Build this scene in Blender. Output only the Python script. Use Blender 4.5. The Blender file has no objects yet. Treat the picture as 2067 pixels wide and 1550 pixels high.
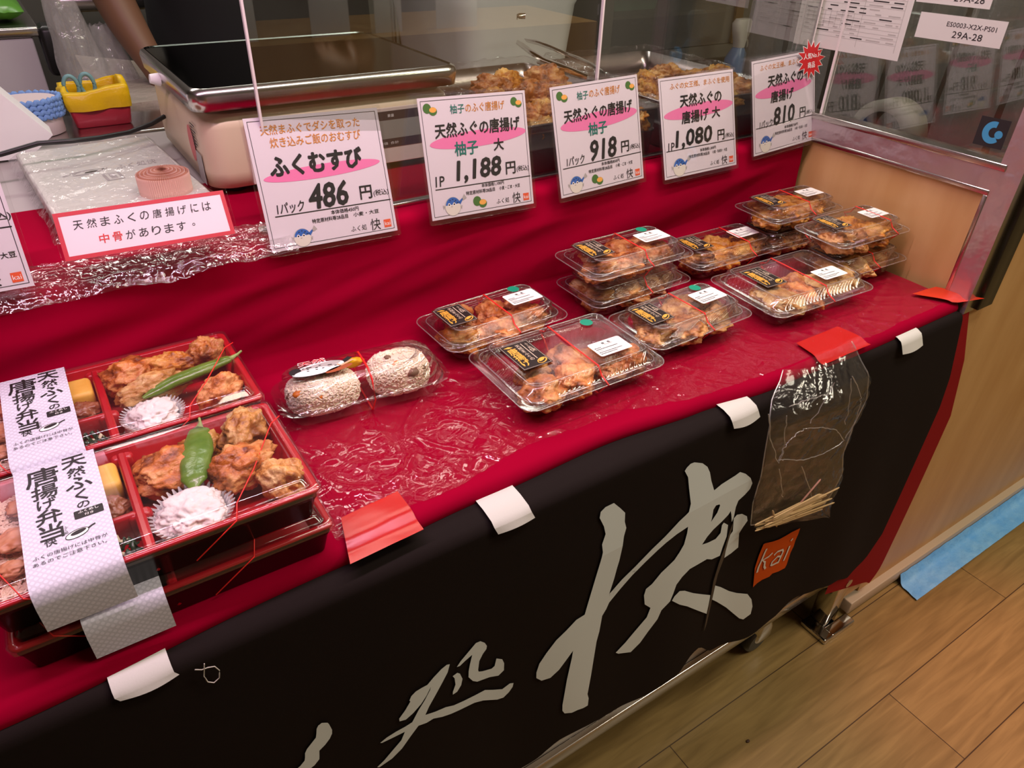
import bpy, bmesh, math, random
from mathutils import Vector, Matrix, noise
from mathutils.geometry import tessellate_polygon

sc = bpy.context.scene
COL = sc.collection
R = math.radians
T = 0.78            # height of the counter top above the floor
S = 0.952           # height of the step behind it

# ------------------------------------------------------------------ camera
cd = bpy.data.cameras.new('camera')
cd.sensor_fit = 'HORIZONTAL'; cd.sensor_width = 36.0; cd.lens = 25.474
cd.clip_start = 0.01; cd.clip_end = 60
cam = bpy.data.objects.new('camera', cd); COL.objects.link(cam)
cam.matrix_world = Matrix(((0.838067, 0.289576, -0.462374, 0.0), (-0.544973, 0.483906, -0.684719, -0.455),
                           (0.025467, 0.825821, 0.563357, 1.30), (0, 0, 0, 1)))
sc.camera = cam

# ------------------------------------------------------------------ light and exposure
w = bpy.data.worlds.new('world'); sc.world = w; w.use_nodes = True
w.node_tree.nodes['Background'].inputs['Color'].default_value = (1.0, 0.94, 0.88, 1)
w.node_tree.nodes['Background'].inputs['Strength'].default_value = 0.05
sc.view_settings.view_transform = 'Standard'; sc.view_settings.look = 'None'
sc.view_settings.gamma = 1.0; sc.view_settings.use_curve_mapping = False
sc.view_settings.exposure = 0.0
sc.cycles.use_denoising = True
sc.cycles.transparent_max_bounces = 32
sc.cycles.max_bounces = 10
sc.cycles.sample_clamp_indirect = 6.0

def area(name, loc, target, sx, sy, power, color, spread=180):
    l = bpy.data.lights.new(name, 'AREA'); l.shape = 'RECTANGLE'; l.size = sx; l.size_y = sy
    l.energy = power; l.color = color; l.spread = R(spread)
    o = bpy.data.objects.new(name, l); COL.objects.link(o); o.location = loc
    d = Vector(target) - Vector(loc)
    o.rotation_euler = d.to_track_quat('-Z', 'Y').to_euler()
    return o

def strip(name, loc, length, width, power, color, tilt=0):
    l = bpy.data.lights.new(name, 'AREA'); l.shape = 'RECTANGLE'; l.size = length; l.size_y = width
    l.energy = power; l.color = color
    o = bpy.data.objects.new(name, l); COL.objects.link(o); o.location = loc
    o.rotation_euler = (R(tilt), 0, 0)
    return o

def spot(name, loc, target, power, color, angle, blend=0.8, size=0.06):
    l = bpy.data.lights.new(name, 'SPOT'); l.energy = power; l.color = color; l.spot_size = R(angle)
    l.spot_blend = blend; l.shadow_soft_size = size
    o = bpy.data.objects.new(name, l); COL.objects.link(o); o.location = loc
    o.rotation_euler = (Vector(target) - Vector(loc)).to_track_quat('-Z', 'Y').to_euler()
    return o

strip('counter_tube_light', (0.02, 0.115, 1.70), 0.90, 0.035, 8.2, (1.0, 0.66, 0.86), 3)
strip('counter_tube_light_white', (0.90, 0.125, 1.70), 0.70, 0.035, 5.0, (1.0, 0.82, 0.76), 3)
area('ceiling_panel', (1.1, -0.62, 2.75), (1.1, -0.62, 0), 1.2, 0.3, 20, (1.0, 0.90, 0.72))
area('ceiling_panel_far', (2.6, -1.5, 2.75), (2.4, -1.1, 0), 1.2, 0.3, 36, (1.0, 0.90, 0.70))
area('kitchen_panel', (0.9, 1.55, 2.7), (0.9, 1.4, 0), 1.2, 0.25, 13, (0.97, 1.0, 0.92))
area('kitchen_panel_far', (-0.3, 1.9, 2.7), (-0.2, 1.5, 0), 0.9, 0.25, 12, (1.0, 0.90, 0.86))
spot('pink_counter_spot', (1.75, -0.55, 2.2), (1.34, -0.36, 0), 90, (1.0, 0.27, 0.25), 24, 1.0)

# ------------------------------------------------------------------ materials
def lin(h):
    h = h.lstrip('#'); v = [int(h[i:i+2], 16) / 255 for i in (0, 2, 4)]
    return tuple(((c / 12.92) if c <= 0.04045 else ((c + 0.055) / 1.055) ** 2.4) for c in v)

MATS = {}
def mat(name, color, rough=0.5, metal=0.0, spec=0.5, bump=None, vary=None, coat=0.0, sss=0.0, stretch=(1, 1, 1), alpha=None):
    if name in MATS: return MATS[name]
    m = bpy.data.materials.new(name); m.use_nodes = True; MATS[name] = m
    nt = m.node_tree; n = nt.nodes; b = n['Principled BSDF']
    if isinstance(color, str): color = lin(color)
    b.inputs['Base Color'].default_value = (*color, 1); b.inputs['Roughness'].default_value = rough
    b.inputs['Metallic'].default_value = metal; b.inputs['Specular IOR Level'].default_value = spec
    if coat: b.inputs['Coat Weight'].default_value = coat; b.inputs['Coat Roughness'].default_value = 0.08
    if sss:
        b.inputs['Subsurface Weight'].default_value = sss; b.inputs['Subsurface Radius'].default_value = (0.006, 0.003, 0.002)
    if alpha is not None: b.inputs['Alpha'].default_value = alpha
    if bump or vary:
        tc = n.new('ShaderNodeTexCoord'); mp = n.new('ShaderNodeMapping'); mp.inputs['Scale'].default_value = stretch
        nt.links.new(tc.outputs['Object'], mp.inputs['Vector'])
    if vary:   # (color2, scale, low, high)
        c2 = lin(vary[0]) if isinstance(vary[0], str) else vary[0]
        tx = n.new('ShaderNodeTexNoise'); tx.inputs['Scale'].default_value = vary[1]; tx.inputs['Detail'].default_value = 5
        nt.links.new(mp.outputs['Vector'], tx.inputs['Vector'])
        r = n.new('ShaderNodeValToRGB'); r.color_ramp.elements[0].position = vary[2]; r.color_ramp.elements[1].position = vary[3]
        r.color_ramp.elements[0].color = (*color, 1); r.color_ramp.elements[1].color = (*c2, 1)
        nt.links.new(tx.outputs['Fac'], r.inputs['Fac']); nt.links.new(r.outputs['Color'], b.inputs['Base Color'])
    if bump:   # (scale, strength, distance)
        tx = n.new('ShaderNodeTexNoise'); tx.inputs['Scale'].default_value = bump[0]; tx.inputs['Detail'].default_value = 4
        nt.links.new(mp.outputs['Vector'], tx.inputs['Vector'])
        bp = n.new('ShaderNodeBump'); bp.inputs['Strength'].default_value = bump[1]; bp.inputs['Distance'].default_value = bump[2]
        nt.links.new(tx.outputs['Fac'], bp.inputs['Height']); nt.links.new(bp.outputs['Normal'], b.inputs['Normal'])
    return m

def clear(name, tint=(1, 1, 1), base=0.03, edge=0.5, rough=0.06, haze=0.0, bump=None, ridge=None):
    """Thin clear plastic or glass: light passes straight through, with a glossy and a faint milky share."""
    if name in MATS: return MATS[name]
    m = bpy.data.materials.new(name); m.use_nodes = True; MATS[name] = m
    nt = m.node_tree; n = nt.nodes; n.clear()
    out = n.new('ShaderNodeOutputMaterial'); tr = n.new('ShaderNodeBsdfTransparent'); tr.inputs['Color'].default_value = (*tint, 1)
    gl = n.new('ShaderNodeBsdfGlossy'); gl.inputs['Roughness'].default_value = rough
    lw = n.new('ShaderNodeLayerWeight'); lw.inputs['Blend'].default_value = 0.25
    ma = n.new('ShaderNodeMath'); ma.operation = 'MULTIPLY_ADD'; ma.inputs[1].default_value = edge; ma.inputs[2].default_value = base
    nt.links.new(lw.outputs['Facing'], ma.inputs[0])
    mx = n.new('ShaderNodeMixShader'); nt.links.new(ma.outputs[0], mx.inputs[0])
    last = tr.outputs[0]
    if haze:
        df = n.new('ShaderNodeBsdfDiffuse'); df.inputs['Color'].default_value = (0.85, 0.85, 0.85, 1)
        mh = n.new('ShaderNodeMixShader'); mh.inputs[0].default_value = haze
        nt.links.new(tr.outputs[0], mh.inputs[1]); nt.links.new(df.outputs[0], mh.inputs[2]); last = mh.outputs[0]
    nt.links.new(last, mx.inputs[1]); nt.links.new(gl.outputs[0], mx.inputs[2]); nt.links.new(mx.outputs[0], out.inputs['Surface'])
    if bump:
        tc = n.new('ShaderNodeTexCoord')
        tx = n.new('ShaderNodeTexNoise'); tx.inputs['Scale'].default_value = bump[0]; tx.inputs['Detail'].default_value = 3
        tx.inputs['Distortion'].default_value = 1.0
        nt.links.new(tc.outputs['Object'], tx.inputs['Vector'])
        bp = n.new('ShaderNodeBump'); bp.inputs['Strength'].default_value = bump[1]; bp.inputs['Distance'].default_value = bump[2]
        nt.links.new(tx.outputs['Fac'], bp.inputs['Height']); nt.links.new(bp.outputs['Normal'], gl.inputs['Normal'])
        nt.links.new(bp.outputs['Normal'], lw.inputs['Normal'])
    return m

def fried(name, dark, mid, pale):
    m = bpy.data.materials.new(name); m.use_nodes = True; MATS[name] = m
    nt = m.node_tree; n = nt.nodes; b = n['Principled BSDF']
    tc = n.new('ShaderNodeTexCoord'); oi = n.new('ShaderNodeObjectInfo')
    add = n.new('ShaderNodeVectorMath'); add.operation = 'ADD'
    nt.links.new(tc.outputs['Object'], add.inputs[0]); nt.links.new(oi.outputs['Location'], add.inputs[1])
    big = n.new('ShaderNodeTexNoise'); big.inputs['Scale'].default_value = 42; big.inputs['Detail'].default_value = 6; big.inputs['Roughness'].default_value = 0.62
    nt.links.new(add.outputs[0], big.inputs['Vector'])
    r = n.new('ShaderNodeValToRGB'); e = r.color_ramp.elements
    e[0].position = 0.34; e[0].color = (*lin(dark), 1); e[1].position = 0.66; e[1].color = (*lin(pale), 1)
    k = e.new(0.47); k.color = (*lin(mid), 1)
    nt.links.new(big.outputs['Fac'], r.inputs['Fac'])
    hv = n.new('ShaderNodeHueSaturation')
    mr = n.new('ShaderNodeMapRange'); mr.inputs['To Min'].default_value = 0.75; mr.inputs['To Max'].default_value = 1.2
    nt.links.new(oi.outputs['Random'], mr.inputs['Value']); nt.links.new(mr.outputs[0], hv.inputs['Value'])
    nt.links.new(r.outputs['Color'], hv.inputs['Color']); nt.links.new(hv.outputs['Color'], b.inputs['Base Color'])
    fn = n.new('ShaderNodeTexNoise'); fn.inputs['Scale'].default_value = 320; fn.inputs['Detail'].default_value = 3
    nt.links.new(add.outputs[0], fn.inputs['Vector'])
    bp = n.new('ShaderNodeBump'); bp.inputs['Strength'].default_value = 0.7; bp.inputs['Distance'].default_value = 0.0016
    nt.links.new(fn.outputs['Fac'], bp.inputs['Height']); nt.links.new(bp.outputs['Normal'], b.inputs['Normal'])
    b.inputs['Roughness'].default_value = 0.42; b.inputs['Specular IOR Level'].default_value = 0.55
    return m

RED = mat('red_cloth', (0.285, 0.0002, 0.0205), 0.85, spec=0.03, bump=(900, 0.15, 0.0004))
REDD = mat('red_cloth_edge', (0.25, 0.001, 0.004), 0.8, spec=0.2)
BLACK = mat('black_cloth', (0.0095, 0.0055, 0.005), 0.85, spec=0.15, bump=(700, 0.2, 0.0004))
INK = mat('banner_ink', (0.70, 0.77, 0.80), 0.9, spec=0.1)
KAI = mat('kai_orange', (0.60, 0.085, 0.008), 0.9, spec=0.1)
WHITE = mat('white_paper', (0.86, 0.85, 0.84), 0.6)
TAB = mat('cotton_tab', (0.60, 0.60, 0.56), 0.9, bump=(600, 0.2, 0.0004))
PRINT = mat('print_black', (0.012, 0.010, 0.010), 0.6)
PRED = mat('print_red', (0.62, 0.02, 0.02), 0.6)
PORG = mat('print_orange', (0.62, 0.24, 0.03), 0.6)
PGRN = mat('print_green', (0.01, 0.17, 0.13), 0.6)
PPINK = mat('print_pink', (0.80, 0.20, 0.42), 0.6)
PSTAMP = mat('print_stamp', (0.75, 0.10, 0.03), 0.6)
PBLUE = mat('print_blue', (0.03, 0.13, 0.45), 0.6)
PBLUEL = mat('print_pale_blue', (0.05, 0.30, 0.55), 0.6)
PGREY = mat('print_grey', (0.42, 0.40, 0.38), 0.6)
PCREAM = mat('print_cream', (0.72, 0.69, 0.60), 0.6)
LEAF = mat('print_leaf', (0.06, 0.17, 0.03), 0.6)
CITR = mat('print_citrus', (0.85, 0.42, 0.08), 0.6)
GOLD = mat('print_gold', (0.80, 0.42, 0.06), 0.45)
PACK = clear('clear_pack', base=0.075, edge=0.42, rough=0.10, haze=0.004)
PEDGE = clear('pack_edge', base=0.16, edge=0.4, rough=0.12, haze=0.16)
ACRY = clear('clear_acrylic', base=0.015, edge=0.40, rough=0.02)
GLASS = clear('window_glass', tint=(0.93, 0.96, 0.94), base=0.07, edge=0.5, rough=0.0)
GEDGE = mat('glass_edge', (0.72, 0.66, 0.66), 0.15, spec=0.8)
FILM = clear('clear_film', base=0.018, edge=0.30, rough=0.07, haze=0.002, bump=(38, 0.55, 0.006))
WRAP = clear('crinkled_wrap', base=0.06, edge=0.36, rough=0.09, haze=0.008, bump=(60, 0.6, 0.006))
BAGF = clear('bag_film', base=0.022, edge=0.26, rough=0.12, haze=0.006, bump=(30, 0.5, 0.008))
STEEL = mat('stainless', (0.60, 0.57, 0.55), 0.22, 1.0, bump=(40, 0.05, 0.001))
CHROME = mat('chrome', (0.66, 0.64, 0.62), 0.08, 1.0)
FILMST = mat('film_covered_steel', (0.66, 0.54, 0.58), 0.32, 0.85, bump=(13, 0.7, 0.010), stretch=(1, 1, 1))
DARK = mat('dark_plastic', (0.012, 0.012, 0.012), 0.35)
BLKLAC = mat('black_lacquer', (0.008, 0.006, 0.006), 0.22, spec=0.6)
REDLAC = mat('red_lacquer', (0.42, 0.004, 0.012), 0.25, spec=0.55)
BAND = mat('red_band', (0.80, 0.02, 0.015), 0.5)
FRY = [fried('fried_orange', '#6a2a0c', '#c06c2c', '#eab070'), fried('fried_gold', '#6b2c08', '#b8701c', '#e0b060'),
       fried('fried_brown', '#4a200a', '#9a5a24', '#d6a466'), fried('fried_pale', '#8a4a18', '#c78a44', '#e6c48a')]

# ------------------------------------------------------------------ mesh helpers
TXT = {}
def glyphs(s, bold=0.0):
    k = (s, bold)
    if k in TXT: return TXT[k]
    c = bpy.data.curves.new('lettering', 'FONT'); c.body = s; c.resolution_u = 2; c.offset = bold; c.fill_mode = 'FRONT'; c.dimensions = '2D'
    o = bpy.data.objects.new('lettering', c); COL.objects.link(o)
    dg = bpy.context.evaluated_depsgraph_get(); dg.update()
    me = bpy.data.meshes.new_from_object(o.evaluated_get(dg))
    v = [(p.co.x, p.co.y) for p in me.vertices]; f = [tuple(p.vertices) for p in me.polygons]
    bpy.data.objects.remove(o); bpy.data.curves.remove(c); bpy.data.meshes.remove(me)
    xs = [p[0] for p in v] or [0, 1]; ys = [p[1] for p in v] or [0, 1]
    TXT[k] = (v, f, min(xs), max(xs), min(ys), max(ys)); return TXT[k]

class MB:
    def __init__(self): self.v = []; self.f = []; self.m = []; self.mats = []; self.M = Matrix.Identity(4); self.sm = []
    def mi(self, m):
        if m not in self.mats: self.mats.append(m)
        return self.mats.index(m)
    def add(self, vs, fs, m, smooth=True):
        o = len(self.v); i = self.mi(m)
        self.v += [tuple(self.M @ Vector(p)) for p in vs]
        for f in fs: self.f.append(tuple(o + k for k in f)); self.m.append(i); self.sm.append(smooth)
        return self
    def box(self, x0, x1, y0, y1, z0, z1, m):
        vs = [(x, y, z) for x in (x0, x1) for y in (y0, y1) for z in (z0, z1)]
        return self.add(vs, [(0, 1, 3, 2), (4, 6, 7, 5), (0, 4, 5, 1), (2, 3, 7, 6), (0, 2, 6, 4), (1, 5, 7, 3)], m, False)
    def loft(self, rings, m, cap0=True, cap1=True, closed=True, smooth=True):
        n = len(rings[0]); vs = [p for r in rings for p in r]; fs = []
        for i in range(len(rings) - 1):
            for j in range(n if closed else n - 1):
                k = (j + 1) % n; fs.append((i*n + j, i*n + k, (i+1)*n + k, (i+1)*n + j))
        self.add(vs, fs, m, smooth)
        if cap0: self.add(rings[0], [tuple(range(n))[::-1]], m, False)
        if cap1: self.add(rings[-1], [tuple(range(n))], m, False)
        return self
    def rbox(self, x0, x1, y0, y1, z0, z1, m, r=0.004, b=0.002, n=4):
        cx, cy, hx, hy = (x0+x1)/2, (y0+y1)/2, (x1-x0)/2, (y1-y0)/2
        rg = []
        for z, d in ((z0, b), (z0 + b*0.3, b*0.3), (z0 + b, 0), (z1 - b, 0), (z1 - b*0.3, b*0.3), (z1, b)):
            rg.append([(cx + x, cy + y, z) for x, y in rrect(hx - d, hy - d, max(r - d, 0.0005), n)])
        return self.loft(rg, m)
    def grid(self, fn, nx, ny, m, closed_u=False):
        vs = [fn(i/nx, j/ny) for j in range(ny + 1) for i in range(nx + 1)]
        fs = [(j*(nx+1)+i, j*(nx+1)+i+1, (j+1)*(nx+1)+i+1, (j+1)*(nx+1)+i) for j in range(ny) for i in range(nx)]
        return self.add(vs, fs, m)
    def tube(self, pts, r, m, n=8, closed=False, flat=1.0):
        pts = [Vector(p) for p in pts]; rg = []; N = len(pts)
        up = Vector((0, 0, 1))
        for i, p in enumerate(pts):
            a = pts[(i-1) % N] if (closed or i > 0) else p
            b = pts[(i+1) % N] if (closed or i < N-1) else p
            d = (b - a).normalized() if (b - a).length > 1e-9 else Vector((1, 0, 0))
            s = d.cross(up)
            if s.length < 1e-3: s = d.cross(Vector((0, 1, 0)))
            s.normalize(); t = s.cross(d).normalized()
            rr = r[i] if isinstance(r, (list, tuple)) else r
            rg.append([tuple(p + s*(rr*math.cos(2*math.pi*k/n)) + t*(rr*flat*math.sin(2*math.pi*k/n))) for k in range(n)])
        if closed: rg.append(rg[0])
        return self.loft(rg, m, not closed, not closed)
    def ell(self, c, rx, ry, rz, m, nu=12, nv=8, rot=None):
        rg = []
        for j in range(nv + 1):
            a = math.pi * j / nv - math.pi/2
            rg.append([(rx*math.cos(a)*math.cos(2*math.pi*i/nu), ry*math.cos(a)*math.sin(2*math.pi*i/nu), rz*math.sin(a)) for i in range(nu)])
        q = rot or Matrix.Identity(3); c = Vector(c)
        rg = [[tuple(c + q @ Vector(p)) for p in r] for r in rg]
        return self.loft(rg, m, False, False)
    def poly(self, pts, z, m, holes=(), thick=0):
        loops = [[Vector((x, y, 0)) for x, y in pts]] + [[Vector((x, y, 0)) for x, y in h] for h in holes]
        tri = tessellate_polygon(loops); vs = [(p.x, p.y, z) for l in loops for p in l]
        return self.add(vs, [tuple(t) for t in tri], m, False)
    def oval(self, cx, cy, rx, ry, z, m, rot=0, n=28, a0=0, a1=360):
        c, s = math.cos(R(rot)), math.sin(R(rot)); vs = []
        full = (a1 - a0) >= 360
        for i in range(n if full else n + 1):
            a = R(a0 + (a1 - a0)*i/n); x, y = rx*math.cos(a), ry*math.sin(a); vs.append((cx + x*c - y*s, cy + x*s + y*c, z))
        return self.add(vs, [tuple(range(len(vs)))], m, False)
    def rect(self, x0, x1, y0, y1, z, m): return self.add([(x0, y0, z), (x1, y0, z), (x1, y1, z), (x0, y1, z)], [(0, 1, 2, 3)], m, False)
    def line(self, pts, wd, z, m):
        """a flat stroke of width wd along 2-D points"""
        L = []; Rr = []
        for i, (x, y) in enumerate(pts):
            a = pts[max(i-1, 0)]; b = pts[min(i+1, len(pts)-1)]; d = math.hypot(b[0]-a[0], b[1]-a[1]) or 1
            nx, ny = -(b[1]-a[1])/d, (b[0]-a[0])/d; L.append((x + nx*wd/2, y + ny*wd/2, z)); Rr.append((x - nx*wd/2, y - ny*wd/2, z))
        n = len(pts)
        return self.add(L + Rr, [(n+i, n+i+1, i+1, i) for i in range(n-1)], m, False)
    def frame(self, x0, x1, y0, y1, t, z, m):
        self.rect(x0, x1, y0, y0+t, z, m); self.rect(x0, x1, y1-t, y1, z, m); self.rect(x0, x0+t, y0+t, y1-t, z, m); return self.rect(x1-t, x1, y0+t, y1-t, z, m)
    def text(self, s, cx, cy, wd, ht, z, m, bold=0.0, shear=0.0, rot=0):
        """lettering whose ink box is wd wide and ht high, centred on (cx, cy)"""
        v, f, x0, x1, y0, y1 = glyphs(s); sx = wd/max(x1-x0, 1e-6); sy = ht/max(y1-y0, 1e-6)
        c, q = math.cos(R(rot)), math.sin(R(rot)); g = bold*ht
        if bold < 0.003: ofs = [(0, 0)]
        else:
            nn = 4 if bold < 0.016 else 10
            ofs = [(g*math.cos(2*math.pi*(i + 0.5)/nn), g*math.sin(2*math.pi*(i + 0.5)/nn)) for i in range(nn)] + ([(0.5*g, 0), (-0.5*g, 0), (0, 0)] if nn > 4 else [(0, 0)])
        for i, (dx, dy) in enumerate(ofs):
            vs = []
            for x, y in v:
                a = (x - (x0+x1)/2)*sx; b = (y - (y0+y1)/2)*sy; a += shear*b + dx; b += dy
                vs.append((cx + a*c - b*q, cy + a*q + b*c, z + i*0.000012))
            self.add(vs, f, m, False)
        return self
    def vtext(self, s, cx, top, size, pitch, z, m, bold=0.0, sizes=None):
        y = top
        for i, ch in enumerate(s):
            k = sizes[i] if sizes else 1.0; p = pitch*k
            v, f, x0, x1, y0, y1 = glyphs(ch); q = size*k/0.92
            self.text(ch, cx, y - p/2, (x1-x0)*q, (y1-y0)*p/0.95 if True else 0, z, m, bold); y -= p
        return self
    def build(self, name, parent=None, smooth=True):
        me = bpy.data.meshes.new(name); me.from_pydata(self.v, [], self.f)
        for m in self.mats: me.materials.append(m)
        me.polygons.foreach_set('material_index', self.m); me.polygons.foreach_set('use_smooth', self.sm if smooth else [False]*len(self.f))
        me.update(); o = bpy.data.objects.new(name, me); COL.objects.link(o)
        if parent is not None: o.parent = parent
        return o

def rrect(hx, hy, r, n=4, dens=0, rib=0.0, ribn=0):
    """rounded rectangle outline; dens>0 adds that many points per side, rib waves the outline in and out"""
    pts = []
    cs = [(hx-r, hy-r, 0), (-hx+r, hy-r, 90), (-hx+r, -hy+r, 180), (hx-r, -hy+r, 270)]
    for i, (cx, cy, a0) in enumerate(cs):
        arc = [(cx + r*math.cos(R(a0 + 90*k/n)), cy + r*math.sin(R(a0 + 90*k/n))) for k in range(n + 1)]
        pts += arc
        if dens:
            nx = cs[(i+1) % 4]; e = (nx[0] + r*math.cos(R(nx[2])), nx[1] + r*math.sin(R(nx[2]))); s = arc[-1]
            d = dens if i % 2 == 0 else max(int(dens*hy/hx)//4*4, 4)
            for k in range(1, d):
                t = k/d; ph = 0.5 - 0.5*math.cos(2*math.pi*k/4)
                x, y = s[0] + (e[0]-s[0])*t, s[1] + (e[1]-s[1])*t
                nn = [(0, 1), (-1, 0), (0, -1), (1, 0)][i]
                pts.append((x - nn[0]*rib*ph, y - nn[1]*rib*ph))
    return pts

def tag(o, label=None, cat=None, group=None, kind=None):
    if label: o['label'] = label
    if cat: o['category'] = cat
    if group: o['group'] = group
    if kind: o['kind'] = kind
    return o

def thing(name, label, cat, loc=(0, 0, 0), rz=0.0, group=None, M=None):
    o = bpy.data.objects.new(name, None); COL.objects.link(o); o.empty_display_size = 0.03
    if M is not None: o.matrix_world = M
    else: o.location = loc; o.rotation_euler = (0, 0, R(rz))
    return tag(o, label, cat, group)

def struct(o): o['kind'] = 'structure'; return o

def shift(o, loc, rz=0.0):
    o.location = loc; o.rotation_euler = (0, 0, R(rz)); return o

def copy_tree(o, parent=None):
    c = o.copy(); COL.objects.link(c)
    if parent is not None: c.parent = parent
    for ch in list(o.children): copy_tree(ch, c)
    return c
BRUSH = {
    'HEART': '4282,7117 4350,7156 4475,7158 4578,7035 4663,6923 4668,6781 4700,6670 4672,6552 4660,6363 4645,6146 4626,6029 4605,5846 4557,5580 4718,5697 4846,5794 5008,5903 5026,5786 4863,5676 4690,5552 4589,5423 4545,5297 4487,5195 4475,4883 4449,4693 4440,4330 4431,3951 4411,3530 4445,3399 4448,3220 4364,3227 4257,3269 4154,3287 4021,3380 3976,3482 3965,3628 3984,4012 3993,4198 4012,4404 4037,4661 4043,4801 3943,4671 3838,4538 3707,4456 3569,4497 3484,4616 3478,4741 3513,4906 3613,5064 3745,5225 3892,5318 4038,5426 4172,5438 4200,5605 4242,5845 4283,6079 4324,6307 4349,6464 4329,6596 4376,6736 4343,6870 4271,7033',
    'QUE': '5600,7142 5631,7180 5689,7212 5756,7207 5907,7130 6010,7031 6072,6917 6122,6763 6206,6568 6339,6607 6598,6633 6691,6652 6815,6569 6941,6442 7013,6315 6996,6215 6913,6147 6800,6094 6781,5982 6800,5775 6784,5690 6724,5863 6685,5956 6650,5901 6541,5834 6382,5768 6277,5687 6199,5579 6337,5540 6495,5518 6579,5587 6563,5747 6592,5782 6712,5669 6754,5416 6727,5221 6716,5040 6527,5081 6403,5166 6247,5176 6044,5189 5912,5108 5823,5002 5796,4829 5763,4685 5622,4581 5579,4412 5439,4219 5322,4037 5168,3926 4919,4070 4863,4135 5024,4251 5189,4422 5353,4592 5389,4776 5262,4926 5214,5143 5229,5264 5325,5308 5461,5456 5670,5586 5743,5695 5801,5810 5815,6020 5806,6139 5613,6105 5443,6043 5310,5974 5120,5854 4922,5715 4749,5562 4577,5395 4555,5572 4747,5736 4944,5860 5197,6049 5396,6175 5610,6339 5763,6421 5781,6548 5714,6823 5672,7015',
    'QUEHOLE': '6380,6241 6399,6208 6375,6089 6283,5967 6283,6063 6269,6202 6307,6260',
    'QUER': '6827,5390 6875,5455 6808,5745 6861,5788 6978,5746 7120,5623 7168,5508 7101,5413 7050,5309 7134,4967 6996,4922 6850,4909 6829,5138',
    'DOTL': '5802,4674 5837,4749 5926,4803 6040,4737 6264,4535 6743,4151 6774,3916 6784,3679 6534,3937 6186,4298 5995,4465',
    'DOTR': '6811,4324 6973,4179 7247,3902 7476,3711 7779,3504 7942,3271 8042,3025 8067,2806 7904,2762 7777,2872 7585,3111 7309,3457 6979,3829 6832,3984',
    'SLIT': '6802,5673 6783,5504 6774,5195 6733,4894 6716,4483 6763,4074 6786,3693 6829,3219 6851,3365 6835,3722 6802,4138 6785,4584 6826,4895 6818,5277 6828,5532',
    'SHOA': '2239,5887 2200,5908 2132,5887 2029,5820 1948,5751 1881,5755 1804,5750 1748,5713 1720,5652 1731,5626 1659,5517 1581,5427 1583,5374 1658,5343 1750,5387 1855,5471 1927,5566 1989,5682 1975,5629 1902,5501 1816,5382 1729,5228 1639,5218 1528,5219 1417,5203 1336,5169 1353,5150 1467,5139 1632,5125 1579,5000 1458,4889 1350,4786 1262,4729 1287,4703 1447,4739 1578,4832 1690,4972 1800,5093 1902,5057 1995,5058 2111,4985 2229,4934 2351,4899 2562,4850 2689,4781 2899,4611 2993,4575 3073,4625 3125,4698 3136,4774 3082,4809 2970,4777 2831,4880 2714,4979 2576,4997 2415,5029 2269,5069 2163,5132 2024,5170 1895,5222 1950,5339 2036,5476 2134,5636 2207,5763',
    'SHOB': '2641,5989 2700,5914 2730,5835 2724,5781 2676,5725 2628,5627 2613,5467 2621,5429 2676,5392 2801,5339 2845,5358 2868,5489 2951,5409 2981,5307 2982,5164 2905,5115 2777,5189 2602,5247 2541,5313 2481,5439 2483,5550 2502,5671 2533,5822 2439,5786 2368,5748 2328,5762 2381,5829 2464,5898 2582,5999',
    'SHOC': '2331,5651 2365,5607 2398,5479 2378,5373 2323,5294 2263,5290 2265,5342 2303,5451 2294,5578 2270,5639',
    'HU': '717,6001 738,6038 776,6052 802,6032 831,6007 843,5972 861,5851 853,5788 821,5725 763,5663 695,5618 684,5525 676,5474 618,5418 539,5390 447,5377 369,5350 252,5379 223,5447 299,5520 393,5507 479,5540 534,5589 545,5636 555,5707 583,5759 639,5814 691,5865 704,5923',
    'KAISQ': '7771,4684 7805,4690 8005,4620 8168,4576 8334,4562 8500,4554 8724,4516 8729,4385 8708,4229 8719,4107 8688,3974 8690,3810 8696,3663 8673,3599 8492,3629 8315,3691 8249,3653 8062,3690 7948,3672 7872,3619 7795,3960 7748,4146 7744,4294 7745,4458',
    'K1': '7883,4540 7864,4470 7846,4295 7821,4144 7828,4013',
    'K2': '8090,4326 8008,4285 7872,4280 7953,4191 7976,4073 8030,3988',
    'K3': '8154,4233 8226,4275 8370,4236 8402,4176 8384,4070 8356,3925',
    'K4': '8382,4076 8275,4132 8166,4068 8163,3995 8196,3975 8347,3952',
    'K5': '8560,4213 8546,4052 8521,3883',
    'K6': '8580,4374 8536,4341',
}
BRUSH = {k: [tuple(int(c)/1e4 for c in p.split(',')) for p in v.split()] for k, v in BRUSH.items()}
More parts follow.
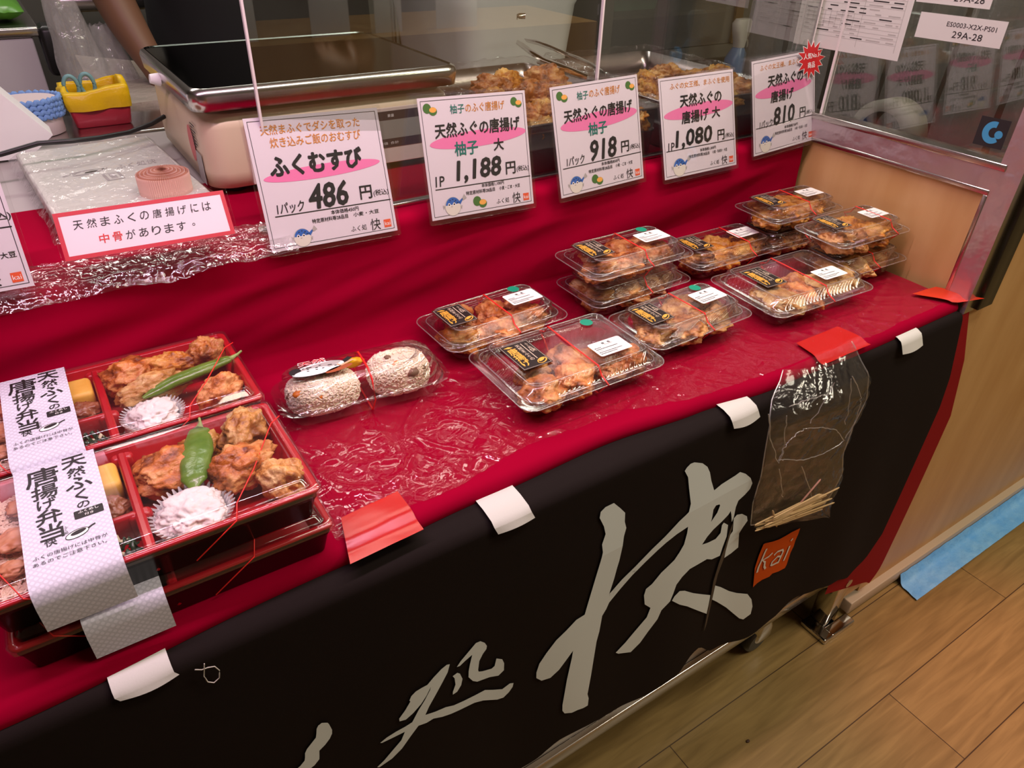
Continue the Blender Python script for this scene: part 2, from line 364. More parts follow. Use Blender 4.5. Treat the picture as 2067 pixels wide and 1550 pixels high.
# ------------------------------------------------------------------ the setting
def floor_material():
    m = bpy.data.materials.new('wood_plank_floor'); m.use_nodes = True; nt = m.node_tree; n = nt.nodes; b = n['Principled BSDF']; L = nt.links.new
    tc = n.new('ShaderNodeTexCoord'); mp = n.new('ShaderNodeMapping'); mp.inputs['Location'].default_value = (0.665, 0.175, 0)
    L(tc.outputs['Object'], mp.inputs['Vector'])
    br = n.new('ShaderNodeTexBrick'); br.inputs['Scale'].default_value = 1.0; br.inputs['Brick Width'].default_value = 0.89
    br.inputs['Row Height'].default_value = 0.155; br.inputs['Mortar Size'].default_value = 0.0011; br.inputs['Mortar Smooth'].default_value = 0.2
    br.offset = 0.5; br.inputs['Color1'].default_value = (0.28, 0.190, 0.072, 1); br.inputs['Color2'].default_value = (0.33, 0.225, 0.088, 1)
    br.inputs['Mortar'].default_value = (0.07, 0.04, 0.02, 1); L(mp.outputs['Vector'], br.inputs['Vector'])
    m2 = n.new('ShaderNodeMapping'); m2.inputs['Scale'].default_value = (3.0, 34, 1); L(tc.outputs['Object'], m2.inputs['Vector'])
    tx = n.new('ShaderNodeTexNoise'); tx.inputs['Scale'].default_value = 2.2; tx.inputs['Detail'].default_value = 6; tx.inputs['Distortion'].default_value = 0.6
    L(m2.outputs['Vector'], tx.inputs['Vector'])
    r = n.new('ShaderNodeValToRGB'); r.color_ramp.elements[0].position = 0.3; r.color_ramp.elements[1].position = 0.75
    r.color_ramp.elements[0].color = (0.70, 0.66, 0.60, 1); r.color_ramp.elements[1].color = (1.12, 1.1, 1.05, 1); L(tx.outputs['Fac'], r.inputs['Fac'])
    mx = n.new('ShaderNodeMix'); mx.data_type = 'RGBA'; mx.blend_type = 'MULTIPLY'; mx.inputs[0].default_value = 1
    L(br.outputs['Color'], mx.inputs[6]); L(r.outputs['Color'], mx.inputs[7]); L(mx.outputs[2], b.inputs['Base Color'])
    b.inputs['Roughness'].default_value = 0.33; b.inputs['Specular IOR Level'].default_value = 0.4
    return m
def maple(name, c1, c2):
    return mat(name, c1, 0.42, vary=(c2, 5.0, 0.35, 0.7), stretch=(3, 3, 0.6), spec=0.4)
FLOOR = floor_material()
MAPLE = maple('maple_board', '#c99a63', '#d8ae78')
WALLM = mat('plain_wall', (0.35, 0.30, 0.25), 0.8)
CEILM = mat('plain_ceiling', (0.55, 0.52, 0.48), 0.9)
KWALL = mat('kitchen_wall', (0.10, 0.09, 0.08), 0.7)

def slab(name, x0, x1, y0, y1, z0, z1, m): return struct(MB().box(x0, x1, y0, y1, z0, z1, m).build(name))
slab('floor', -2.5, 4.2, -3.2, 2.7, -0.05, 0.0, FLOOR)
slab('ceiling', -2.5, 4.2, -3.2, 2.7, 2.9, 2.95, CEILM)
slab('wall_back', -2.5, 4.2, 2.6, 2.7, 0.0, 2.9, KWALL)
slab('wall_front', -2.5, 4.2, -3.3, -3.2, 0.0, 2.9, WALLM)
slab('wall_left', -2.6, -2.5, -3.2, 2.7, 0.0, 2.9, WALLM)
slab('wall_right', 4.2, 4.3, -3.2, 2.7, 0.0, 2.9, WALLM)

# ------------------------------------------------------------------ display counter and its step
CREAM = mat('cream_panel', (0.66, 0.64, 0.60), 0.5)
ctr = thing('display_counter', 'long display counter hidden under the red cloth and the black banner', 'counter', (0, 0, 0))
MB().box(-0.6, 1.16, 0.036, 0.90, 0.135, 0.748, CREAM).box(-0.6, 1.16, 0.064, 0.90, 0.748, 0.772, CREAM).build('body', ctr)
MB().box(-0.6, 1.16, 0.372, 0.90, 0.772, S - 0.006, CREAM).build('step', ctr)
rb = MB(); rb.rbox(-0.6, 1.16, 0.022, 0.034, 0.105, 0.135, STEEL, 0.002, 0.002); rb.box(-0.6, 1.16, 0.034, 0.90, 0.115, 0.135, STEEL)
rb.build('bottom_rail', ctr)
for cx, cy in ((0.975, 0.052), (0.985, 0.85), (-0.45, 0.075), (-0.45, 0.85)):
    c = MB()
    c.tube([(cx, cy, 0.112), (cx, cy, 0.066)], [0.013, 0.013], CHROME, 14)
    c.tube([(cx, cy, 0.098), (cx, cy, 0.090)], [0.024, 0.024], CHROME, 16)
    c.loft([[(cx + x, cy + y, z) for x, y in rrect(a, bb, 0.012, 4)] for z, a, bb in ((0.090, 0.018, 0.018), (0.066, 0.026, 0.021), (0.040, 0.027, 0.022), (0.030, 0.023, 0.020))], CHROME)
    fo = c.build('caster', ctr)
    wh = MB(); rg = []
    for yy, rr in ((-0.017, 0.026), (-0.015, 0.031), (-0.008, 0.0335), (0.008, 0.0335), (0.015, 0.031), (0.017, 0.026)):
        rg.append([(cx - 0.012 + rr*math.cos(2*math.pi*k/28), cy + yy, 0.0335 + rr*math.sin(2*math.pi*k/28)) for k in range(28)])
    wh.loft(rg, DARK); wh.build('wheel', fo)

# ------------------------------------------------------------------ red cloth over step, riser, counter top and front edge
def edge_y(x):
    k = [(-0.7, 0.003), (-0.14, 0.004), (0.13, 0.020), (0.30, 0.027), (0.45, 0.031), (0.6, 0.021), (0.73, 0.008), (0.9, 0.004), (1.3, 0.003)]
    for (a, p), (b, q) in zip(k, k[1:]):
        if x <= b:
            t = max(0, (x-a)/(b-a)); t = t*t*(3-2*t); return p + (q-p)*t
    return k[-1][1]
def n3(x, y, z=0.0): return noise.noise(Vector((x, y, z)))
X0, X1 = -0.62, 1.158
def cloth_pt(u, s):
    x = X0 + (X1-X0)*u
    ye = edge_y(x)
    if s < 0.30:                      # step top
        t = s/0.30; y = 0.60 + (0.366 - 0.60)*t; z = S + 0.0015 + 0.0015*n3(x*7, y*7); return (x, y, z)
    if s < 0.62:                      # riser with loose folds
        t = (s-0.30)/0.32
        if t < 0.08:
            a = t/0.08*math.pi/2; return (x, 0.366 - 0.012*math.sin(a), S + 0.0015 - 0.012*(1-math.cos(a)))
        q = (t-0.08)/0.92; z = S - 0.0105 + (T + 0.003 - (S - 0.0105))*q
        d = 0.0105*(0.5 + n3(x*3.2 + q*2.4, q*1.3 - x*1.5, 3.1)) + 0.007*n3(x*8 + q*5, q*1.6 + x*2, 7.7)
        d = max(d, -0.002)*math.sin(math.pi*min(q*1.15 + 0.05, 1.0))**0.8
        flare = 0.030*max(0, (q-0.60)/0.40)**2*(0.75 + 0.7*n3(x*4.3, 1.7))
        return (x, 0.354 - d*min(1, q*4) - flare, z)
    if s < 0.92:                      # counter top
        t = (s-0.62)/0.30; y = 0.326 + (ye + 0.013 - 0.326)*t
        return (x, y, T + 0.0012 + 0.0012*n3(x*9, y*9) + 0.003*max(0, 1 - t*8)*0.5)
    t = (s-0.92)/0.08                 # rolled front edge
    a = t*math.pi*0.80; r = 0.0135 + 0.002*n3(x*6, 4.4)
    return (x, ye + 0.013 - r*math.sin(a), T + 0.001 - r*(1 - math.cos(a)))
SS = [i/10*0.28 for i in range(10)] + [0.28, 0.295] + [0.30 + 0.32*i/44 for i in range(45)] + [0.62 + 0.3*i/22 for i in range(1, 23)] + [0.92 + 0.08*i/10 for i in range(1, 11)]
mb = MB(); NX = 220
vs = [cloth_pt(i/NX, s) for s in SS for i in range(NX+1)]
mb.add(vs, [(j*(NX+1)+i, j*(NX+1)+i+1, (j+1)*(NX+1)+i+1, (j+1)*(NX+1)+i) for j in range(len(SS)-1) for i in range(NX)], RED)
cl = tag(mb.build('red_tablecloth'), 'crimson cloth draped over the step and the counter top', 'tablecloth')

# red cloth hanging at the end of the counter, seen beside the banner
mb = MB()
def drape(u, v):
    zt = 0.762; zb = 0.165 - 0.085*u; z = zt + (zb - zt)*v
    x = 1.06 + u*(0.128 + 0.080*min(v/0.35, 1) + 0.005*math.sin(v*3)); 
    if v > 0.93 and u > 0.8: x -= ((v-0.93)/0.07)**2*0.020*(u-0.8)/0.2
    return (x, -0.001 - 0.0105*min(v/0.15, 1) + 0.001*math.sin(v*5 + u*2)*v, z)
mb.grid(drape, 12, 40, REDD)
tag(mb.build('red_side_cloth'), 'dark red cloth strip hanging behind the end of the black banner', 'cloth')

# ------------------------------------------------------------------ black banner with brushed lettering
def ban_y(x, z):
    v = (0.76 - z)
    return -0.005 - 0.004*min(v/0.6, 1)*math.sin(x*13 + 0.6) - 0.002*math.sin(x*31 + z*4)*min(v/0.4, 1) - 0.0105*min(max(v, 0)/0.12, 1)
def ban_bottom(x):
    k = [(-0.6, 0.20), (0.353, 0.244), (0.405, 0.267), (0.506, 0.253), (0.578, 0.240), (0.640, 0.242), (0.668, 0.270), (0.680, 0.275), (0.733, 0.231), (0.834, 0.200), (0.890, 0.210), (0.941, 0.234), (0.994, 0.225), (1.06, 0.209), (1.127, 0.181), (1.17, 0.17)]
    for (a, p), (b, q) in zip(k, k[1:]):
        if x <= b:
            t = max(0, (x-a)/(b-a)); t = t*t*(3-2*t); return p + (q-p)*t
    return k[-1][1]
def banner_pt(x, v):
    ye = edge_y(x)
    if v < 0.06:
        t = v/0.06; y0 = ye + 0.006; y1 = -0.005
        a = t*math.pi/2; z = T - 0.0135 - 0.012*(1-math.cos(a))
        return (x, y0 + (y1-y0)*math.sin(a), z)
    t = (v-0.06)/0.94; zt = T - 0.0255; z = zt + (ban_bottom(x) - zt)*t
    return (x, ban_y(x, z), z)
def ban_right(v):
    k = [(0, 1.150), (0.03, 1.163), (0.35, 1.198), (0.85, 1.194), (0.94, 1.170), (1.0, 1.120)]
    for (a, p), (b, q) in zip(k, k[1:]):
        if v <= b: t = (v-a)/(b-a); return p + (q-p)*t
    return k[-1][1]
ban = thing('noren_banner', 'black cloth banner with big pale brush characters on the counter front', 'banner', (0, 0, 0))
mb = MB(); mb.grid(lambda u, v: banner_pt(-0.6 + (0.6 + ban_right(v))*u, v), 170, 60, BLACK); mb.build('cloth', ban)
def on_banner(pts, off, holes=()):
    loops = [[Vector((x, z, 0)) for x, z in l] for l in [pts] + list(holes)]
    tri = tessellate_polygon(loops); flat = [p for l in loops for p in l]
    bm = bmesh.new(); vv = [bm.verts.new((p.x, 0, p.y)) for p in flat]
    for t in tri:
        try: bm.faces.new([vv[k] for k in t])
        except ValueError: pass
    xs = [p.x for p in flat]; zs = [p.y for p in flat]
    for ax, lo, hi in ((0, min(xs), max(xs)), (2, min(zs), max(zs))):
        c = math.ceil(lo/0.008)*0.008
        while c < hi:
            co = [0, 0, 0]; no = [0, 0, 0]; co[ax] = c; no[ax] = 1
            bmesh.ops.bisect_plane(bm, geom=bm.verts[:] + bm.edges[:] + bm.faces[:], plane_co=co, plane_no=no, dist=1e-6); c += 0.008
    bm.verts.index_update(); vs = [(v.co.x, ban_y(v.co.x, v.co.z) - off, v.co.z) for v in bm.verts]; fs = [tuple(v.index for v in f.verts) for f in bm.faces]
    bm.free(); return vs, fs
mb = MB()
for k in ('HEART', 'QUE', 'QUER', 'DOTL', 'DOTR'):
    v, f = on_banner(BRUSH[k], 0.0022, [BRUSH['QUEHOLE']] if k == 'QUE' else ()); mb.add(v, f, INK, False)
tag(mb.build('brush_character', ban), 'large pale brush character')
mb = MB()
for k in ('SHOA', 'SHOB', 'SHOC'):
    v, f = on_banner(BRUSH[k], 0.0022); mb.add(v, f, INK, False)
tag(mb.build('brush_character', ban), 'small pale brush character')
mb = MB(); v, f = on_banner(BRUSH['HU'], 0.0022); mb.add(v, f, INK, False)
tag(mb.build('brush_character', ban), 'pale brush stroke at the lower hem')
mb = MB(); v, f = on_banner(BRUSH['SLIT'], 0.0030); mb.add(v, f, mat('slit_brown', (0.075, 0.05, 0.03), 0.9), False)
tag(mb.build('slit', ban), 'brown gap of the slit in the banner')
mb = MB(); v, f = on_banner(BRUSH['KAISQ'], 0.0022); mb.add(v, f, KAI, False)
for k in ('K1', 'K2', 'K3', 'K4', 'K5', 'K6'):
    q = MB(); q.line(BRUSH[k], 0.0042, 0, WHITE)
    mb.add([(a, ban_y(a, b) - 0.0034, b) for a, b, c in q.v], q.f, mat('banner_white', (0.70, 0.66, 0.60), 0.9), False)
tag(mb.build('logo_square', ban), 'orange square lettered kai')
for i, (xa, xb, dz, bow) in enumerate(((-0.072, -0.027, 0.004, 0.002), (0.284, 0.330, 0.008, 0.0), (0.632, 0.680, 0.010, 0.003), (0.990, 1.042, 0.014, 0.002))):
    mb = MB(); ye = edge_y((xa+xb)/2)
    def tab(u, v, xa=xa, xb=xb, dz=dz, ye=ye, bow=bow):
        a = min(v/0.25, 1)*math.pi/2; z = T - 0.010 - 0.010*(1-math.cos(a)) - max(0, v-0.25)/0.75*dz
        y = ye + 0.006 + (-0.0085 - ye - 0.006)*math.sin(a) - 0.002*math.sin(u*math.pi)*v - 0.006*v*dz/0.014
        return (xa + (xb-xa)*u + 0.004*v, y, z - bow*math.sin(u*math.pi)*v)
    mb.grid(tab, 10, 12, TAB); mb.build('hanging_tab', ban)

mb = MB(); pts = [(0.010 + 0.0125*t, -0.024, 0.762 - 0.0002*t) for t in (0, 1)]
lo = [(-0.0035, 0.757), (0.004, 0.752), (0.012, 0.751), (0.020, 0.748), (0.024, 0.738), (0.021, 0.726), (0.013, 0.722), (0.006, 0.728), (0.004, 0.740), (0.008, 0.755), (0.010, 0.762)]
mb.tube([(-0.009 + a*0.62, -0.0125 - 0.06*(0.762 - b)*0.5, b*0.72 + 0.762*0.28 - 0.002) for a, b in [(float(q.x), float(q.y)) for i in range(len(lo) - 1) for q in [Vector(lo[i]).lerp(Vector(lo[i+1]), k/3) for k in range(3)]]], 0.0005, mat('pale_thread', (0.5, 0.47, 0.42), 0.8), 6)
tag(mb.build('loose_thread'), 'loop of pale thread hanging on the black banner', 'thread')

# ------------------------------------------------------------------ clear film over the counter top and red tape
def film_front(x): return edge_y(x) + 0.010 + 0.012*n3(x*9, 2.2) + (0.02 if x < 0.62 else 0.0)*max(0, 1 - abs(x-0.40)/0.22)
def crinkle(x, y, k=1.0):
    s_ = x*0.8 + y*0.6; q_ = y*0.8 - x*0.6; a = abs(n3(s_*7, q_*20, 1.3)); b = abs(n3(s_*30 + 4, q_*15, 5.1)); c = abs(n3(x*52, y*46, 9.9))
    d = max(0, 1 - a*6)*0.0030 + max(0, 1 - b*6)*0.0014 + max(0, 1 - c*4)*0.0005
    return d*k
mb = MB()
def film(u, v):
    x = 0.136 + (1.155 - 0.136)*u; yf = film_front(x); y = 0.31 + (yf - 0.31)*v
    flat = 1.35 if x < 0.36 else (1.35 - (x-0.36)*7 if x < 0.44 else 0.8)
    return (x, y, T + 0.0032 + crinkle(x, y, flat*min(1, 0.3 + v*1.5)))
mb.grid(film, 400, 130, FILM)
tag(mb.build('plastic_sheet'), 'crinkled clear plastic sheet spread over the red counter top', 'plastic sheet')
TAPE = mat('red_tape', (0.46, 0.006, 0.004), 0.25, spec=0.4, bump=(300, 0.15, 0.0005))
TAPE2 = mat('orange_red_tape', (0.58, 0.03, 0.008), 0.4)
def tape(name, corners, label, m=TAPE, lift=0.006, fold=True):
    mb = MB(); a, b, c, d = [Vector(p) for p in corners]
    def fn(u, v):
        p = (a*(1-u) + b*u)*(1-v) + (d*(1-u) + c*u)*v
        ed = min(max(0.0, edge_y(p.x) + 0.013 - p.y), 0.012)
        return (p.x, p.y, p.z + 0.0008*n3(p.x*40, p.y*40) - ed*ed/0.03)
    mb.grid(fn, 10, 10, m); return tag(mb.build(name), label, 'tape')
tape('red_tape', [(0.150, 0.060, T+0.0068), (0.214, 0.066, T+0.0068), (0.214, 0.008, T+0.0068), (0.136, 0.004, T+0.0064)], 'glossy red tape patch beside the front bento box')
tape('red_tape', [(0.819, 0.050, T+0.0066), (0.910, 0.050, T+0.0066), (0.917, -0.002, T+0.0062), (0.811, -0.002, T+0.0062)], 'flat red tape patch above the hanging bag of toothpicks')
tape('red_tape', [(1.106, 0.056, T+0.0068), (1.162, 0.050, T+0.0072), (1.192, -0.014, T+0.0115), (1.138, 0.008, T+0.0072)], 'red tape folded over the counter corner by the maple panel', TAPE2)
# ------------------------------------------------------------------ end panel, glass, neighbouring counter
ep = thing('maple_partition', 'maple end panel in a film-covered steel frame closing the counter', 'panel', (1.17, 0, 0))
MB().box(0.004, 0.020, 0.028, 0.375, T - 0.02, 0.953, MAPLE).build('board', ep)
def rail(name, y0, y1, z0, z1, m, dx=0.0):
    mb = MB(); mb.rbox(-0.004 + dx, 0.026, y0, y1, z0, z1, m, 0.001, 0.001, 2); return mb.build(name, ep)
# inner bead, rail and post that frame the board; the wide post carries crumpled film
rail('bead', 0.030, 0.375, 0.944, 0.952, STEEL, -0.001); rail('bead', 0.030, 0.037, T, 0.944, STEEL, -0.001)
mb = MB()
mb.grid(lambda u, v: (-0.004 - 0.0012*abs(n3(u*14, v*5, 2)), 0.375 - 0.375*u, 0.952 + 0.030*v), 60, 6, FILMST)
mb.grid(lambda u, v: (-0.004 - 0.0012*abs(n3(u*3, v*16, 6)), 0.030 - 0.034*u, T - 0.02 + 0.90*v), 8, 120, FILMST)
mb.box(-0.003, 0.026, 0.0, 0.375, 0.952, 0.982, STEEL); mb.box(-0.003, 0.026, -0.003, 0.028, T - 0.02, 1.66, STEEL)
tag(mb.build('post_and_rail', ep), 'steel post and rail wrapped in crumpled pinkish film')
rail('glass_channel', 0.020, 0.40, 0.982, 0.992, STEEL, -0.002)
gp = thing('end_glass_pane', 'upright glass pane above the maple end panel, carrying a notice and number labels', 'glass pane', (1.17, 0, 0))
MB().box(0.006, 0.011, 0.026, 0.345, 0.990, 1.64, GLASS).build('pane', gp)
tag(MB().box(0.004, 0.013, 0.345, 0.349, 0.990, 1.64, GEDGE).build('pane_edge', gp), 'bright polished edge')

def on_wall(mbx):   # local sheet (x right along -y, y up) on the inner face of the end glass
    return mbx
def sheet(name, label, cat, y_left, z_bottom, wd, ht, draw, rot=0.0, x=1.1755):
    M = Matrix(((0, 0, -1, x), (-1, 0, 0, y_left), (0, 1, 0, z_bottom), (0, 0, 0, 1))) @ Matrix.Rotation(R(rot), 4, 'Z')
    t = thing(name, label, cat, M=M)
    MB().box(0, wd, 0, ht, -0.0003, 0, WHITEG).build('paper', t)
    mb = MB(); draw(mb); mb.build('print', t); return t
WHITEG = mat('label_paper', (0.62, 0.60, 0.58), 0.6)
NOTICE = mat('notice_paper', (0.50, 0.49, 0.47), 0.6)
def nd(mb):
    z = 0.0002; rnd = random.Random(4)
    for i in range(12):
        y = 0.088 - i*0.0062
        if i not in (4,): mb.rect(0.006, 0.104, y, y + 0.0004, z, PGREY)
        x = 0.008
        while x < 0.100:
            l = rnd.uniform(0.004, 0.016)
            if rnd.random() < 0.75: mb.rect(x, min(x + l, 0.102), y + 0.0018, y + 0.0034, z, PRINT if rnd.random() < 0.3 else PGREY)
            x += l + rnd.uniform(0.003, 0.010)
    for k in range(9): mb.rect(0.010 + k*0.006, 0.0104 + k*0.006, 0.034, 0.058, z, PGREY)
    for x in (0.006, 0.066, 0.104): mb.rect(x, x + 0.0004, 0.010, 0.155, z, PGREY)
    for i in range(10):
        y = 0.098 + i*0.006; mb.rect(0.006, 0.104, y, y + 0.0004, z, PGREY)
        mb.rect(0.012, 0.012 + rnd.uniform(0.01, 0.04), y + 0.0018, y + 0.0032, z, PGREY); mb.rect(0.070, 0.070 + rnd.uniform(0.01, 0.03), y + 0.0018, y + 0.0032, z, PGREY)
sheet('printed_notice', 'large printed notice with tables and bars stuck to the end glass pane', 'notice', 0.437, 1.090, 0.200, 0.165,
      lambda mb: (setattr(mb, 'M', Matrix.Diagonal((1.82, 1, 1, 1))), nd(mb)), 1.0)
def label_print(mb, z=0.0002):
    mb.text('ES0003-X2X-PS01', 0.080, 0.0225, 0.072, 0.0062, z, PRINT, 0.004)
    mb.text('29A-28', 0.078, 0.010, 0.044, 0.0088, z, PRINT, 0.004)
sheet('number_label', 'white label strip printed 29A-28 below ES0003 code on the end glass', 'label', 0.222, 1.131, 0.128, 0.034, label_print, 1.0)
sheet('number_label', 'second 29A-28 label strip, the upper one cut by the picture edge', 'label', 0.236, 1.177, 0.110, 0.034, label_print, 1.0)
def logo(mb):
    z = 0.0004
    pts = []
    for k in range(25): a = R(75 + 240*k/24); pts.append((0.0225 + 0.0145*math.cos(a), 0.0205 + 0.0155*math.sin(a)))
    for k in range(25): a = R(315 - 240*k/24); pts.append((0.0235 + 0.0065*math.cos(a), 0.0205 + 0.0070*math.sin(a)))
    mb.poly(pts, z, PBLUEL); mb.oval(0.0315, 0.0190, 0.0056, 0.0056, z, PBLUEL)
t = sheet('round_logo_sticker', 'dark square sticker with a blue broken ring and dot on the glass corner', 'sticker', 0.083, 1.006, 0.042, 0.040, logo, 1.0)
t.children[0].data.materials[0] = mat('sticker_black', (0.02, 0.018, 0.02), 0.4)
mb = MB(); mb.rbox(1.196, 1.240, -0.010, 0.03, 0.762, 1.62, mat('dark_bronze', (0.018, 0.016, 0.012), 0.3, spec=0.5), 0.002, 0.001, 2)
tag(mb.build('dark_corner_post'), 'dark bronze upright post between the film-wrapped frame and the next stall', 'post')
nb = thing('neighbour_counter', 'pale maple front of the next stall past the dark post', 'counter', (0, 0, 0))
mb = MB(); mb.box(1.243, 2.6, 0.002, 0.02, 0.045, 1.25, maple('maple_front', '#b98c58', '#c99f6a')); mb.box(1.166, 1.2428, 0.002, 0.02, 0.060, 0.76, maple('maple_front', (0, 0, 0)) if False else MATS['maple_front'])
mb.build('front_board', nb)
mb = MB(); mb.rbox(1.20, 2.6, -0.014, 0.01, 0.012, 0.045, mat('rail_beige', (0.50, 0.40, 0.29), 0.4), 0.002, 0.002, 2); mb.build('skirting_rail', nb)
MB().box(1.3, 2.55, 0.012, 0.05, 0.0, 0.05, DARK).build('plinth', nb)
mb = MB(); mb.rbox(1.126, 1.164, -0.0085, 0.030, 0.004, 0.150, CHROME, 0.003, 0.002, 3); lg = mb.build('corner_leg', nb)
mb = MB(); mb.rbox(1.124, 1.200, -0.034, -0.0085, 0.0, 0.013, CHROME, 0.004, 0.003, 3); mb.rbox(1.098, 1.128, -0.034, 0.030, 0.0, 0.013, CHROME, 0.004, 0.003, 3); mb.build('foot_plate', lg)
mb = MB(); mb.tube([(1.146, -0.0135, 0.145), (1.146, -0.008, 0.145)], [0.010, 0.010], CHROME, 14); mb.build('bolt_head', lg)
BLUE = mat('blue_tape', (0.13, 0.42, 0.86), 0.55, bump=(45, 0.9, 0.006), vary=((0.22, 0.52, 0.88), 22, 0.35, 0.7))
mb = MB()
def btape(u, v):
    x = 1.385 + u*0.95 - 0.010*v; y = -0.0150 - 0.056*v; z = 0.0035 + 0.022*max(0, 1 - v*3.2)**2 + 0.006*abs(n3(x*22, v*4))*(1 - v*0.6) + 0.003*abs(n3(x*55, v*9, 3))
    return (x, y, z)
mb.grid(btape, 160, 12, BLUE); tag(mb.build('blue_masking_tape'), 'wrinkled blue masking tape along the floor in front of the maple stall front', 'tape')
for i, (x, y, c) in enumerate(((0.800, -0.092, (0.05, 0.02, 0.01)), (0.735, -0.216, (0.22, 0.07, 0.03)))):
    mb = MB(); mb.ell((x, y, 0.0016), 0.0042 if i == 0 else 0.008, 0.003, 0.0016, mat('crumb_%d' % i, c, 0.7), 8, 6)
    tag(mb.build('crumb'), ['dark round crumb on the plank floor below the caster', 'rust brown sliver of food on the plank floor'][i], 'crumb')

# front panes of the case, standing on the step behind the price signs
for nm, xa, xb, lab, ea, eb in (('front_glass_pane', 0.2215, 0.694, 'clear front pane standing on the step before the scale', True, False),
                           ('front_glass_pane', 0.697, 1.162, 'clear front pane standing on the step before the trays of fried fish', True, True)):
    g = thing(nm, lab, 'glass pane', (0, 0, 0))
    MB().box(xa + 0.0025, xb - 0.003, 0.3870, 0.3910, S + 0.002, 1.66, GLASS).build('pane', g)
    if ea: tag(MB().box(xa, xa + 0.0026, 0.3865, 0.3915, S + 0.002, 1.66, GEDGE).build('pane_edge', g), 'bright polished edge')
    if eb: tag(MB().box(xb - 0.0030, xb, 0.3865, 0.3915, S + 0.002, 1.66, GEDGE).build('pane_edge', g), 'bright polished edge')
mb = MB(); mb.rbox(0.20, 1.162, 0.3835, 0.3945, S + 0.0018, S + 0.0075, STEEL, 0.001, 0.001, 2)
tag(mb.build('glass_track'), 'thin steel track under the front glass panes', 'track')

# ------------------------------------------------------------------ price signs
PAPER = mat('sign_paper', (0.71, 0.655, 0.70), 0.5, spec=0.3)
SW, SH = 0.161, 0.147
def puffer(mb, cx, cy, r, z):
    mb.oval(cx, cy, r*1.02, r*1.02, z, PGREY); mb.oval(cx, cy, r*0.97, r*0.97, z + 0.00005, PCREAM)
    mb.oval(cx + r*0.02, cy + r*0.05, r*0.93, r*0.92, z + 0.0001, PBLUE, a0=12, a1=172)
    mb.poly([(cx + r*0.7, cy + r*0.35), (cx + r*1.25, cy + r*0.75), (cx + r*1.35, cy + r*0.62), (cx + r*0.95, cy + r*0.1)], z + 0.0001, PBLUE)
    mb.poly([(cx + r*1.2, cy + r*0.65), (cx + r*1.55, cy + r*1.15), (cx + r*1.85, cy + r*0.7), (cx + r*1.4, cy + r*0.5)], z + 0.0001, PGREY)
    mb.poly([(cx - r*0.95, cy + r*0.1), (cx - r*1.25, cy + r*0.3), (cx - r*1.2, cy - r*0.2)], z, PGREY)
    mb.poly([(cx + r*0.9, cy - r*0.1), (cx + r*1.2, cy + r*0.0), (cx + r*1.1, cy - r*0.4)], z + 0.0001, PGREY)
    for ex in (-0.45, 0.18):
        mb.oval(cx + r*ex, cy + r*0.22, r*0.17, r*0.19, z + 0.00015, WHITE); mb.oval(cx + r*ex, cy + r*0.22, r*0.09, r*0.10, z + 0.0002, PRINT)
    mb.oval(cx - r*0.15, cy - r*0.02, r*0.10, r*0.06, z + 0.00015, PGREY)
    for dx, dy in ((0.05, 0.75), (0.4, 0.6), (0.6, 0.35), (-0.3, 0.65), (0.25, 0.45)): mb.oval(cx + r*dx, cy + r*dy, r*0.08, r*0.06, z + 0.00015, PRINT)
def citrus(mb, cx, cy, r, z):
    mb.oval(cx - r*0.6, cy + r*0.3, r*0.85, r*0.85, z, LEAF)
    mb.oval(cx + r*0.55, cy - r*0.25, r*0.85, r*0.72, z + 0.00005, LEAF); mb.oval(cx + r*0.55, cy - r*0.02, r*0.74, r*0.46, z + 0.0001, CITR)
def stamp(mb, cx, cy, s, z):
    mb.rect(cx - s/2, cx + s/2, cy - s/2, cy + s/2, z, PSTAMP); mb.text('kai', cx, cy, s*0.78, s*0.5, z + 0.00008, WHITE)

